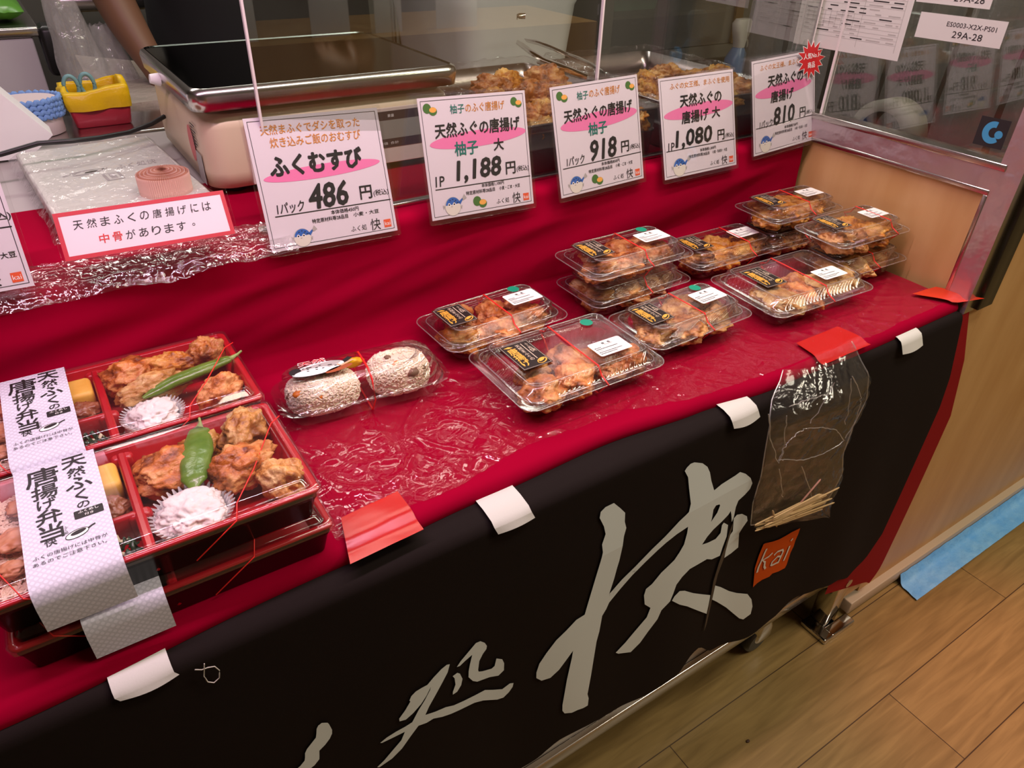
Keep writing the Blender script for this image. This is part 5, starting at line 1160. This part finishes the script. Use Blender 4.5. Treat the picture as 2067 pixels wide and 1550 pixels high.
# crochet cosy, red bin, scissors
YARN = mat('blue_yarn', (0.18, 0.33, 0.66), 0.85, bump=(500, 0.5, 0.001))
cz = thing('crochet_cosy', 'pale blue crochet band around a white holder beside the red bin', 'crochet band', (0.012, 0.96, S + 0.003))
mb = MB(); mb.loft([[(0.046*math.cos(a)*k, 0.036*math.sin(a)*k, z) for a in [2*math.pi*i/40 for i in range(40)]] for z, k in ((0, 0.9), (0.002, 1), (0.054, 1.0), (0.055, 0.95))], mat('holder_pink', (0.72, 0.60, 0.60), 0.5)); mb.build('holder', cz)
for r_ in range(4):
    mb = MB(); P = []
    for i in range(160):
        a = 2*math.pi*i/160; P.append((0.050*math.cos(a)*(1 + 0.02*math.sin(i*1.6 + r_)), 0.040*math.sin(a), 0.031 + r_*0.0075 + 0.0022*math.sin(i*1.2 + r_*1.5)))
    mb.tube(P, 0.0036, YARN, 6, True); mb.build('crochet_row', cz)
rb_ = thing('red_bin', 'small red bin lined with a yellow bag behind the cable', 'bin', (0.116, 1.000, S + 0.003))
mb = MB(); mb.loft([[(x, y, z) for x, y in rrect(a, b, 0.006, 4)] for z, a, b in ((0, 0.040, 0.040), (0.002, 0.042, 0.042), (0.045, 0.048, 0.048), (0.045, 0.045, 0.045), (0.004, 0.039, 0.039))], mat('bin_red', (0.36, 0.012, 0.03), 0.4)); mb.build('tub', rb_)
YEL = mat('bag_yellow', (0.78, 0.50, 0.0), 0.4, bump=(70, 0.5, 0.004))
mb = MB()
def yb(u, v):
    a = 2*math.pi*u; c, s = math.cos(a), math.sin(a); k = max(abs(c), abs(s))**0.75; rad = 0.051 + 0.004*n3(c*2, s*2, v*2)
    if v < 0.55: z = 0.028 + v/0.55*0.030 + 0.006*n3(c*1.7 + 5, s*1.7) + 0.020*max(0, c*0.6 + 0.2)*v; rr2 = rad + 0.002*math.sin(v*6)
    else: z = 0.058 - (v-0.55)/0.45*0.040 + 0.006*n3(c*1.7 + 5, s*1.7) + 0.020*max(0, c*0.6 + 0.2)*0.55; rr2 = rad - 0.008 - 0.010*(v-0.55)
    return (rr2*c/k, rr2*s/k, z)
mb.grid(yb, 72, 16, YEL); tag(mb.build('bag_liner', rb_), 'yellow plastic bag folded over the rim')
TEAL = mat('scissor_teal', (0.16, 0.34, 0.36), 0.35)
sc_ = thing('scissors', 'scissors with pale teal grips standing in the red bin', 'scissors', (0.098, 1.004, S + 0.030))
for sx in (-1, 1):
    mb = MB(); mb.tube([(sx*0.0125 + 0.0105*math.cos(a)*1.0, 0.004*sx, 0.030 + 0.017*math.sin(a)) for a in [2*math.pi*i/24 for i in range(24)]], 0.0032, TEAL, 8, True); mb.tube([(sx*0.003, 0.002*sx, 0.020), (sx*0.002, 0.001, 0.0), (0.0, 0.0, -0.008)], 0.003, TEAL, 8); mb.build('grip', sc_)
mb = MB(); mb.box(-0.004, 0.004, -0.001, 0.001, -0.050, 0.0, CHROME); mb.build('blade', sc_)

# ------------------------------------------------------------------ behind the counter
CABW = mat('cabinet_white', (0.50, 0.46, 0.50), 0.45)
cb = thing('kitchen_cabinet', 'pale cabinet with a steel top edge at the side of the kitchen', 'cabinet', (0, 0, 0))
MB().rbox(-0.9, 0.064, 1.305, 1.85, 0.06, 1.045, CABW, 0.004, 0.003, 3).build('body', cb)
MB().rbox(-0.9, 0.078, 1.298, 1.85, 1.046, 1.063, STEEL, 0.004, 0.003, 3).build('steel_top', cb)
mb = MB(); mb.box(-0.9, 0.05, 1.32, 1.85, 0.0, 0.06, DARK); mb.build('plinth', cb)
gpk = thing('green_packet', 'white and green plastic food packet lying on the steel-edged cabinet', 'packet', (-0.01, 1.40, 1.064))
PKW = mat('packet_white', (0.62, 0.58, 0.56), 0.3); PKG = mat('packet_green', (0.10, 0.30, 0.03), 0.3)
def pil(x0, x1, m, nm):
    mb = MB()
    def f(u, v, s):
        a = math.sin(math.pi*u)**0.5*math.sin(math.pi*v)**0.5; return (x0 + (x1-x0)*u, -0.06 + 0.16*v, 0.020 + s*0.020*a + 0.002*n3(u*9, v*9))
    mb.grid(lambda u, v: f(u, v, 1), 20, 20, m); mb.grid(lambda u, v: f(u, v, -1), 20, 20, m); return mb.build(nm, gpk)
pil(-0.14, 0.010, PKW, 'white_end'); pil(0.010, 0.075, PKG, 'green_end')
mb = MB(); mb.rbox(0.075, 0.105, 1.29, 1.36, 0.975, 1.064, DARK, 0.010, 0.01, 4); tag(mb.build('black_clip'), 'black rubber grip hooked on the cabinet edge', 'grip')
st = thing('steel_worktop', 'steel worktop with a rounded edge behind the hanging plastic bags', 'worktop', (0, 0, 0))
MB().rbox(0.137, 1.00, 1.565, 2.2, 1.050, 1.085, STEEL, 0.012, 0.010, 4).build('top', st)
mb = MB()
for x in (0.17, 0.96):
    for y in (1.60, 2.15): mb = MB(); mb.tube([(x, y, 0), (x, y, 1.05)], [0.016, 0.016], STEEL, 12); mb.build('leg', st)
mb = MB()
for k in range(16): mb.rbox(0.145, 0.275, 1.60, 1.80, 1.0855 + k*0.0032, 1.0882 + k*0.0032, mat('liner_white', (0.60, 0.62, 0.58), 0.6), 0.003, 0.0005, 2)
tag(mb.build('paper_liner_stack'), 'stack of thin white paper liners on the steel worktop', 'paper liners', kind='stuff')
HB = clear('hanging_bag_film', base=0.08, edge=0.5, rough=0.14, haze=0.22, bump=(40, 0.8, 0.006))
def hang(label, x, y, z0, z1, wd, dp, seed, opn=0.0):
    mb = MB()
    def f(u, v):
        a = 2*math.pi*u; k = 0.55 + 0.55*v - 0.10*v*v; c, s = math.cos(a), math.sin(a)
        return (x + wd*k*c*(1 + 0.10*n3(c*2 + seed, s*2, v*4)) + 0.030*(v-0.5)*0.5, y + dp*k*s*(1 + 0.25*n3(c*3, s*3 + seed, v*5)), z1 + (z0 - z1)*v + 0.006*n3(c*4, s*4, seed))
    mb.grid(f, 48, 30, HB); return tag(mb.build('hanging_plastic_bag'), label, 'plastic bag', 'plastic bags hanging from the steel worktop')
hang('loose clear plastic bag hanging next to the pale cabinet', 0.125, 1.22, 0.945, 1.125, 0.046, 0.022, 1.0)
hang('grey plastic bag with a round open mouth hanging from the steel worktop', 0.185, 1.25, 0.955, 1.068, 0.036, 0.024, 4.0)
bx = thing('wrapped_carton', 'grey plastic-wrapped carton behind the red bin and the scale', 'carton', (0, 0, 0))
GREYW = mat('carton_grey', (0.33, 0.28, 0.24), 0.4, bump=(28, 0.8, 0.01), spec=0.5)
mb = MB(); mb.loft([[(0.13, 1.068, 0.2), (0.272, 1.068, 0.2), (0.272, 1.36, 0.2), (0.13, 1.36, 0.2)], [(0.13, 1.068, 0.960), (0.272, 1.068, 0.965), (0.272, 1.36, 0.975), (0.13, 1.36, 1.000)]], GREYW, smooth=False); mb.build('carton', bx)
mb = MB(); mb.box(0.15, 0.26, 1.09, 1.33, 0.0, 0.2, DARK); mb.build('trolley_base', bx)

# pale container and grey cabinet at the rear
CONT = mat('container_white', (0.66, 0.68, 0.64), 0.45)
ct = thing('white_container', 'big pale rounded container standing behind the trays', 'container', (0.935, 1.10, 0.0))
mb = MB(); mb.loft([[(x, y, z) for x, y in rrect(a, b, 0.05, 6)] for z, a, b in ((0.0, 0.10, 0.15), (0.01, 0.11, 0.16), (0.9, 0.125, 0.175), (1.02, 0.138, 0.178), (1.10, 0.150, 0.180), (1.115, 0.156, 0.186), (1.14, 0.156, 0.186), (1.30, 0.162, 0.19))], CONT); mb.build('body', ct)
gc = thing('grey_cabinet', 'dark grey cabinet with a glass door next to the pale container', 'cabinet', (0, 0, 0))
GR = mat('cabinet_grey', (0.15, 0.145, 0.13), 0.5); GRI = mat('cabinet_inside', (0.20, 0.19, 0.17), 0.6)
mb = MB(); mb.box(1.165, 1.195, 0.95, 1.45, 0.985, 1.5, GR); mb.box(1.62, 1.655, 0.95, 1.45, 0.985, 1.5, GR); mb.box(1.165, 1.655, 1.42, 1.45, 0.985, 1.5, GRI); mb.box(1.165, 1.655, 0.95, 1.45, 0.955, 0.985, GR); mb.box(1.195, 1.62, 0.98, 1.42, 1.055, 1.062, GRI); mb.box(1.165, 1.655, 0.95, 1.45, 1.5, 1.53, GR); mb.build('case', gc)
mb = MB(); mb.rbox(1.150, 1.672, 0.93, 1.47, 0.0, 0.955, DARK, 0.01, 0.005, 3); mb.build('plinth', gc)
MB().box(1.196, 1.619, 0.952, 0.957, 0.987, 1.498, clear('smoked_glass', tint=(0.72, 0.72, 0.68), base=0.06, edge=0.4, rough=0.02, haze=0.10)).build('door_pane', gc)
mb = MB(); mb.box(1.595, 1.622, 0.945, 0.952, 0.987, 1.498, mat('door_trim', (0.35, 0.25, 0.15), 0.3, 0.8)); mb.build('door_trim', gc)
mk = thing('mint_basket', 'mint green plastic basket inside the grey glass-door cabinet', 'basket', (1.33, 1.10, 1.063))
MINT = mat('mint_plastic', (0.36, 0.66, 0.52), 0.4)
mb = MB(); mb.loft([[(x, y, z) for x, y in rrect(a, b, 0.012, 4)] for z, a, b in ((0, 0.085, 0.055), (0.045, 0.095, 0.062), (0.045, 0.101, 0.068), (0.052, 0.101, 0.068), (0.052, 0.094, 0.061), (0.004, 0.083, 0.053))], MINT); mb.build('basket_wall', mk)

# beyond the end glass
ss = thing('steel_partition', 'dim ribbed steel partition seen through the end glass', 'partition', (0, 0, 0))
mb = MB(); STD = mat('dim_steel', (0.30, 0.27, 0.23), 0.35, 0.9, bump=(14, 0.3, 0.006), stretch=(1, 6, 0.4))
mb.grid(lambda u, v: (1.52 + 0.006*math.sin(u*46) + 0.012*(math.sin(u*17) > 0.4), 0.03 + 0.80*u, 0.90 + 0.75*v), 90, 4, STD); mb.build('ribbed_panel', ss)
mb = MB(); mb.box(1.245, 1.52, 0.03, 0.83, 0.885, 0.900, mat('shelf_dark', (0.06, 0.035, 0.03), 0.35)); mb.box(1.50, 1.53, 0.03, 0.83, 0.0, 0.9, DARK); mb.build('ledge', ss)
CURT = clear('strip_curtain_film', tint=(0.8, 0.76, 0.68), base=0.07, edge=0.45, rough=0.15, haze=0.14, bump=(18, 0.6, 0.01))
cu = thing('strip_curtain', 'hanging clear plastic strip curtain beyond the end glass', 'curtain', (0, 0, 0))
for k in range(6):
    mb = MB(); y0 = 0.06 + k*0.118
    mb.grid(lambda u, v, y0=y0, k=k: (1.42 + 0.012*math.sin(u*7 + k) + 0.003*k, y0 + 0.105*u + 0.004*math.sin(v*9 + k), 0.925 + 0.72*v), 12, 10, CURT); mb.build('strip', cu)
mb = MB(); mb.box(1.415, 1.435, 0.05, 0.80, 1.645, 1.665, STEEL); mb.build('curtain_rail', cu)
def ring_roll(name, label, cat, c, r, tk, wd, m):
    mb = MB(); rg = []
    for dr, dx in ((0, -wd/2), (tk, -wd/2), (tk, wd/2), (0, wd/2), (0, -wd/2)): rg.append([(c[0] + dx, c[1] + (r + dr)*math.cos(2*math.pi*k/40), c[2] + (r + dr)*math.sin(2*math.pi*k/40)) for k in range(40)])
    mb.loft(rg, m, False, False); return tag(mb.build(name), label, cat)
ring_roll('tape_roll', 'grey roll of tape standing on the ledge beyond the end glass', 'tape roll', (1.275, 0.275, 0.9605), 0.040, 0.019, 0.05, mat('roll_grey', (0.24, 0.22, 0.18), 0.5))
sb = thing('spray_bottle', 'spray bottle with a white head and blue body past the grey cabinet', 'spray bottle', (1.545, 0.875, 0.0))
mb = MB(); mb.rbox(1.44 - 1.545, 1.65 - 1.545, -0.035, 0.055, 0.0, 0.885, DARK, 0.006, 0.004, 3); tag(mb.build('stand', sb), 'dark stand')
mb = MB(); mb.loft([[(x, y, z) for x, y in rrect(a, b, min(a, b)*0.9, 6)] for z, a, b in ((0.886, 0.028, 0.022), (0.89, 0.031, 0.025), (0.965, 0.030, 0.024), (0.985, 0.018, 0.016), (0.992, 0.013, 0.013))], mat('bottle_blue', (0.14, 0.24, 0.46), 0.35)); mb.build('bottle', sb)
mb = MB(); mb.loft([[(x, y, z) for x, y in rrect(a, b, min(a, b)*0.9, 6)] for z, a, b in ((0.992, 0.014, 0.014), (1.005, 0.016, 0.014), (1.022, 0.024, 0.013), (1.045, 0.030, 0.014), (1.055, 0.022, 0.010))], WHITEG)
mb.tube([(0.010, 0.0, 1.02), (0.026, 0.0, 1.005), (0.030, 0.0, 0.99)], 0.0035, WHITEG, 8); mb.build('trigger_head', sb)
# low side shelf that carries the crochet cosy and the red bin, and an unseen stall across the aisle, added for the front glass to mirror
sh = thing('side_shelf', 'low steel shelf under the red bin and the crochet band', 'shelf', (0, 0, 0))
MB().rbox(-0.5, 0.27, 0.905, 1.062, S - 0.018, S + 0.0025, STEEL, 0.003, 0.002, 3).build('top', sh)
for x in (-0.48, 0.25):
    mb = MB(); mb.tube([(x, 0.98, 0), (x, 0.98, S - 0.018)], [0.014, 0.014], STEEL, 12); mb.build('leg', sh)
wt = MB(); wt.box(-0.6, 1.158, 0.602, 0.90, S - 0.006, S - 0.001, mat('worktop_grey', (0.42, 0.39, 0.37), 0.35)); wt.build('worktop', ctr)
op_ = thing('added_mirror_stall', 'unseen stall added across the aisle for the front glass to mirror', 'stall', (1.2, -2.0, 0))
MB().box(-1.2, 1.2, -0.3, 0.3, 0.0, 0.80, MAPLE).build('counter', op_)
for i, (x, z, a, b) in enumerate(((-0.15, 0.80, 0.16, 0.20), (0.12, 0.80, 0.12, 0.16), (0.40, 0.80, 0.20, 0.14), (-0.5, 0.80, 0.14, 0.18))):
    mb = MB(); mb.rbox(x, x + a, 0.20, 0.204, z, z + b, WHITE, 0.001, 0.0005, 2); mb.build('card', op_)
# ------------------------------------------------------------------ clear bag of toothpicks hung on the banner
bag = thing('clear_bag', 'clear plastic bag of toothpicks taped to the counter edge over the banner', 'plastic bag', (0, 0, 0))
OUT = [(0.690, 0.815), (0.822, 0.800), (0.872, 0.770), (0.915, 0.700), (0.905, 0.655), (0.905, 0.600), (0.925, 0.552), (0.898, 0.487), (0.80, 0.515), (0.715, 0.549), (0.704, 0.600), (0.704, 0.700), (0.694, 0.752)]
LFT = [(0.790, 0.741), (0.770, 0.705), (0.752, 0.690), (0.700, 0.697), (0.650, 0.705), (0.600, 0.704), (0.549, 0.7150), (0.515, 0.80), (0.487, 0.892)]
RGT = [(0.790, 0.885), (0.770, 0.888), (0.700, 0.915), (0.655, 0.905), (0.600, 0.905), (0.552, 0.925), (0.515, 0.915), (0.487, 0.899)]
def interp(tab, z):
    for (a, p), (b, q) in zip(tab, tab[1:]):
        if z >= b: t = (a - z)/(a - b); return p + (q-p)*max(0, min(1, t))
    return tab[-1][1]
def bag_side(front):
    mb = MB()
    def f(u, v):
        z = 0.792 + (0.488 - 0.792)*v; xa, xb = interp(LFT, z), interp(RGT, z); x = xa + (xb-xa)*u
        e = math.sin(math.pi*u)**0.6; th = (0.020*max(0, 1 - abs(v-0.12)/0.22) + 0.010 + 0.012*max(0, 1 - abs(v-0.85)/0.3))*e
        cr = 0.006*abs(n3(u*5 + 3, v*7, 1.0 if front else 6.0)) + 0.004*abs(n3(u*12, v*16, 2.0))
        y = -0.0245 - (th + cr if front else -0.0 + cr*0.25)
        if v < 0.14: y += (0.0345 if front else 0.0330)*(1 - v/0.14)
        return (x, y, z)
    mb.grid(f, 46, 70, BAGF); return mb.build('front_film' if front else 'rear_film', bag)
bag_side(True); bag_side(False)
FOLDS = [('folded_mouth', -0.036, [(0.729, 0.71), (0.741, 0.717), (0.758, 0.717), (0.799, 0.702), (0.835, 0.684), (0.85, 0.67), (0.869, 0.649), (0.849, 0.645), (0.817, 0.646), (0.777, 0.653), (0.727, 0.677), (0.715, 0.68), (0.72, 0.70), (0.729, 0.71)]),
    ('fold_line', -0.036, [(0.704, 0.759), (0.711, 0.729), (0.722, 0.692), (0.718, 0.674)]), ('fold_line', -0.036, [(0.83, 0.776), (0.866, 0.736), (0.877, 0.717), (0.881, 0.681), (0.87, 0.654)]),
    ('fold_line', -0.036, [(0.664, 0.777), (0.682, 0.732), (0.716, 0.677)]), ('fold_line', -0.034, [(0.794, 0.777), (0.785, 0.751), (0.768, 0.72)]), ('fold_line', -0.036, [(0.829, 0.772), (0.846, 0.729), (0.856, 0.685)]),
    ('fold_line', -0.034, [(0.707, 0.771), (0.738, 0.769), (0.783, 0.762)]), ('fold_line', -0.030, [(0.734, 0.652), (0.753, 0.612), (0.766, 0.584)]), ('fold_line', -0.030, [(0.789, 0.632), (0.812, 0.598), (0.852, 0.539)])]
for nm, yy, L_ in FOLDS:
    P = []
    for i in range(len(L_) - 1):
        for k in range(6):
            u = k/6; P.append((L_[i][0] + (L_[i+1][0] - L_[i][0])*u + 0.0014*n3(i*3 + u*4, yy*90, len(P)*0.4), yy + 0.003*n3(len(P)*0.5, 4.0), L_[i][1] + (L_[i+1][1] - L_[i][1])*u + 0.0014*n3(7, i*3 + u*4, len(P)*0.4)))
    P.append((L_[-1][0], yy, L_[-1][1]))
    mb = MB(); mb.tube(P, [0.0006 + 0.0006*abs(n3(q*0.3, yy*50)) for q in range(len(P))], PEDGE, 6); mb.build(nm, bag)

for nm, tabl in (('side_seam', LFT), ('side_seam', RGT)):
    mb = MB(); mb.tube([(interp(tabl, zz), 0.010 if zz > 0.788 else (-0.0243 + 0.033*max(0, 1 - (0.792 - zz)/0.0426)), zz) for zz in [0.790 - 0.30*k/40 for k in range(41)]], 0.0009, PEDGE, 6); mb.build(nm, bag)
WOODP = mat('toothpick_wood', (0.62, 0.42, 0.20), 0.6); WOODR = mat('toothpick_pink', (0.65, 0.30, 0.24), 0.6)
rnd = random.Random(12)
for i in range(44):
    k = i/43; zc = 0.505 + 0.036*rnd.random(); xc = 0.800 + 0.018*rnd.uniform(-1, 1) + (zc-0.52)*0.2
    base = 0.528 + (xc - 0.80)*(-0.42)
    ang = R(-9 + rnd.uniform(-8, 8)); half = rnd.uniform(0.046, 0.058)
    cx_ = 0.806 + rnd.uniform(-0.046, 0.052); cz_ = 0.556 + (cx_ - 0.705)*math.tan(ang) + rnd.uniform(-0.007, 0.006); yy = -0.0285 - rnd.uniform(0.0, 0.010)
    m = WOODP; lab = 'plain toothpick in the sheaf at the bottom of the clear bag'; grp = 'toothpicks in the clear bag'
    if i == 0: ang = R(42); cx_, cz_, half = 0.829, 0.560, 0.030; m = WOODR; lab = 'pinkish toothpick standing askew above the sheaf in the clear bag'; grp = None
    elif i == 1: ang = R(-62); cx_, cz_, half = 0.757, 0.548, 0.026; lab = 'single toothpick crossing the sheaf in the clear bag'; grp = None
    mb = MB(); d = Vector((math.cos(ang), 0.0, math.sin(ang))); c = Vector((cx_, yy, cz_))
    mb.tube([c - d*half, c - d*half*0.9, c + d*half*0.9, c + d*half], [0.0006, 0.0014, 0.0014, 0.0006], m, 6)
    tag(mb.build('toothpick'), lab, 'toothpick', grp)

# ------------------------------------------------------------------ person behind the scale
SKIN = mat('skin', (0.21, 0.105, 0.06), 0.5, sss=0.08); BLKS = mat('black_shirt', (0.008, 0.008, 0.009), 0.85); HAIR = mat('hair_black', (0.01, 0.008, 0.007), 0.5)
per = thing('person', 'person in black clothes and apron working behind the scale, one bare arm reaching down', 'person', (0, 0, 0))
J = {'pel': (0.53, 1.38, 0.90, 0.115), 'wai': (0.52, 1.38, 1.05, 0.105), 'che': (0.52, 1.37, 1.25, 0.120), 'sho': (0.52, 1.36, 1.37, 0.085), 'nec': (0.52, 1.345, 1.45, 0.050), 'hea': (0.52, 1.325, 1.56, 0.085), 'cro': (0.52, 1.33, 1.645, 0.060),
     'sl': (0.35, 1.36, 1.36, 0.055), 'el': (0.200, 1.27, 1.165, 0.042), 'fl': (0.222, 1.225, 1.07, 0.036), 'wl': (0.252, 1.185, 0.985, 0.024), 'hl': (0.262, 1.172, 0.945, 0.026), 'pl': (0.268, 1.165, 0.915, 0.024),
     'sr': (0.69, 1.36, 1.36, 0.055), 'er': (0.76, 1.38, 1.20, 0.042), 'wr': (0.66, 1.20, 1.19, 0.026), 'hr': (0.62, 1.17, 1.19, 0.028),
     'tl': (0.43, 1.38, 0.86, 0.085), 'kl': (0.42, 1.37, 0.48, 0.058), 'al': (0.42, 1.39, 0.09, 0.042), 'ol': (0.42, 1.29, 0.035, 0.034), 'tr': (0.61, 1.38, 0.86, 0.085), 'kr': (0.62, 1.37, 0.48, 0.058), 'ar': (0.62, 1.39, 0.09, 0.042), 'orr': (0.62, 1.29, 0.035, 0.034)}
E_ = [('pel', 'wai'), ('wai', 'che'), ('che', 'sho'), ('sho', 'nec'), ('nec', 'hea'), ('hea', 'cro'), ('sho', 'sl'), ('sl', 'el'), ('el', 'fl'), ('fl', 'wl'), ('wl', 'hl'), ('hl', 'pl'), ('sho', 'sr'), ('sr', 'er'), ('er', 'wr'), ('wr', 'hr'),
      ('pel', 'tl'), ('tl', 'kl'), ('kl', 'al'), ('al', 'ol'), ('pel', 'tr'), ('tr', 'kr'), ('kr', 'ar'), ('ar', 'orr')]
def fingers(hand, d, side, tag_):
    h = Vector(J[hand][:3]); d = Vector(d).normalized(); s = Vector(side).normalized(); c = d.cross(s).normalized()
    for i, (o_, l) in enumerate(((-0.020, 0.062), (-0.007, 0.070), (0.007, 0.066), (0.020, 0.052))):
        a, b, e = '%sf%da' % (tag_, i), '%sf%db' % (tag_, i), '%sf%dc' % (tag_, i)
        J[a] = (*(h + s*o_ + d*0.012), 0.0100); J[b] = (*(h + s*o_*1.15 + d*(0.012 + l*0.5) + c*0.006), 0.0088); J[e] = (*(h + s*o_*1.1 + d*(0.012 + l*0.92) + c*0.022), 0.0072)
        E_.extend([(hand, a), (a, b), (b, e)])
    J[tag_+'ta'] = (*(h - s*0.026 - d*0.020 + c*0.010), 0.0105); J[tag_+'tb'] = (*(h - s*0.042 + d*0.008 + c*0.022), 0.0090); J[tag_+'tc'] = (*(h - s*0.046 + d*0.030 + c*0.030), 0.0078)
    E_.extend([(hand, tag_+'ta'), (tag_+'ta', tag_+'tb'), (tag_+'tb', tag_+'tc')])
fingers('pl', (0.10, -0.12, -1.0), (0.25, -1, 0.1), 'L'); fingers('hr', (-0.8, -0.5, -0.25), (-0.4, 1, 0.1), 'Rr')
names = list(J); me = bpy.data.meshes.new('body'); me.from_pydata([J[k][:3] for k in names], [(names.index(a), names.index(b)) for a, b in E_], []); me.materials.append(SKIN)
bo = bpy.data.objects.new('body', me); COL.objects.link(bo); bo.parent = per
sk = bo.modifiers.new('skin', 'SKIN'); sk.use_smooth_shade = True
for i, k in enumerate(names):
    me.skin_vertices[0].data[i].radius = (J[k][3], J[k][3]*(0.75 if k in ('che', 'sho', 'wai', 'pel') else 1.0)); me.skin_vertices[0].data[i].use_root = (k == 'pel')
sb_ = bo.modifiers.new('smooth', 'SUBSURF'); sb_.levels = 2; sb_.render_levels = 2
dg = bpy.context.evaluated_depsgraph_get(); dg.update(); nm_ = bpy.data.meshes.new_from_object(bo.evaluated_get(dg)); bo.modifiers.clear(); bo.data = nm_; nm_.name = 'body'
nm_.polygons.foreach_set('use_smooth', [True]*len(nm_.polygons))
def sec(cx, cy, z, ax, ay, n=36, amp=0.0): return [(cx + ax*(1 + amp*math.sin(5*2*math.pi*i/n))*math.cos(2*math.pi*i/n), cy + ay*math.sin(2*math.pi*i/n), z) for i in range(n)]
mb = MB(); mb.loft([sec(0.535, 1.375, 0.62, 0.250, 0.165, amp=0.02), sec(0.535, 1.375, 0.80, 0.252, 0.170, amp=0.02), sec(0.530, 1.375, 0.95, 0.252, 0.170, amp=0.015), sec(0.530, 1.375, 1.08, 0.245, 0.160), sec(0.52, 1.37, 1.22, 0.215, 0.145), sec(0.52, 1.365, 1.34, 0.200, 0.120), sec(0.52, 1.355, 1.42, 0.120, 0.085), sec(0.52, 1.35, 1.44, 0.065, 0.062)], BLKS, False, False); mb.build('shirt', per)
for a, b in (('sl', 'el'), ('sr', 'er')):
    p, q = Vector(J[a][:3]), Vector(J[b][:3]); mb = MB(); mb.tube([p + (p-q)*0.05, p.lerp(q, 0.3), p.lerp(q, 0.62)], [0.072, 0.066, 0.062], BLKS, 20); mb.build('sleeve', per)
for sx in (-1, 1):
    mb = MB(); mb.tube([(0.52 + sx*0.095, 1.38, 0.90), (0.52 + sx*0.10, 1.37, 0.50), (0.52 + sx*0.10, 1.385, 0.09)], [0.115, 0.085, 0.065], BLKS, 20); mb.build('trouser_leg', per)
    mb = MB(); mb.rbox(0.52 + sx*0.10 - 0.048, 0.52 + sx*0.10 + 0.048, 1.235, 1.45, 0.001, 0.075, DARK, 0.04, 0.02, 5); mb.build('shoe', per)
mb = MB(); mb.ell((0.52, 1.345, 1.60), 0.100, 0.110, 0.105, HAIR, 24, 16); mb.build('hair', per)
mb = MB()
for sx in (-1, 1):
    mb.ell((0.52 + sx*0.033, 1.243, 1.565), 0.013, 0.008, 0.007, WHITE, 10, 8); mb.ell((0.52 + sx*0.033, 1.237, 1.565), 0.006, 0.004, 0.006, PRINT, 8, 6)
mb.build('eye', per)
mb = MB(); mb.tube([(0.52, 1.243, 1.575), (0.52, 1.226, 1.540), (0.52, 1.240, 1.532)], [0.008, 0.013, 0.010], SKIN, 10); mb.build('nose', per)
mb = MB(); mb.ell((0.52, 1.250, 1.508), 0.022, 0.008, 0.006, mat('lips', (0.30, 0.09, 0.07), 0.5), 12, 8); mb.build('mouth', per)
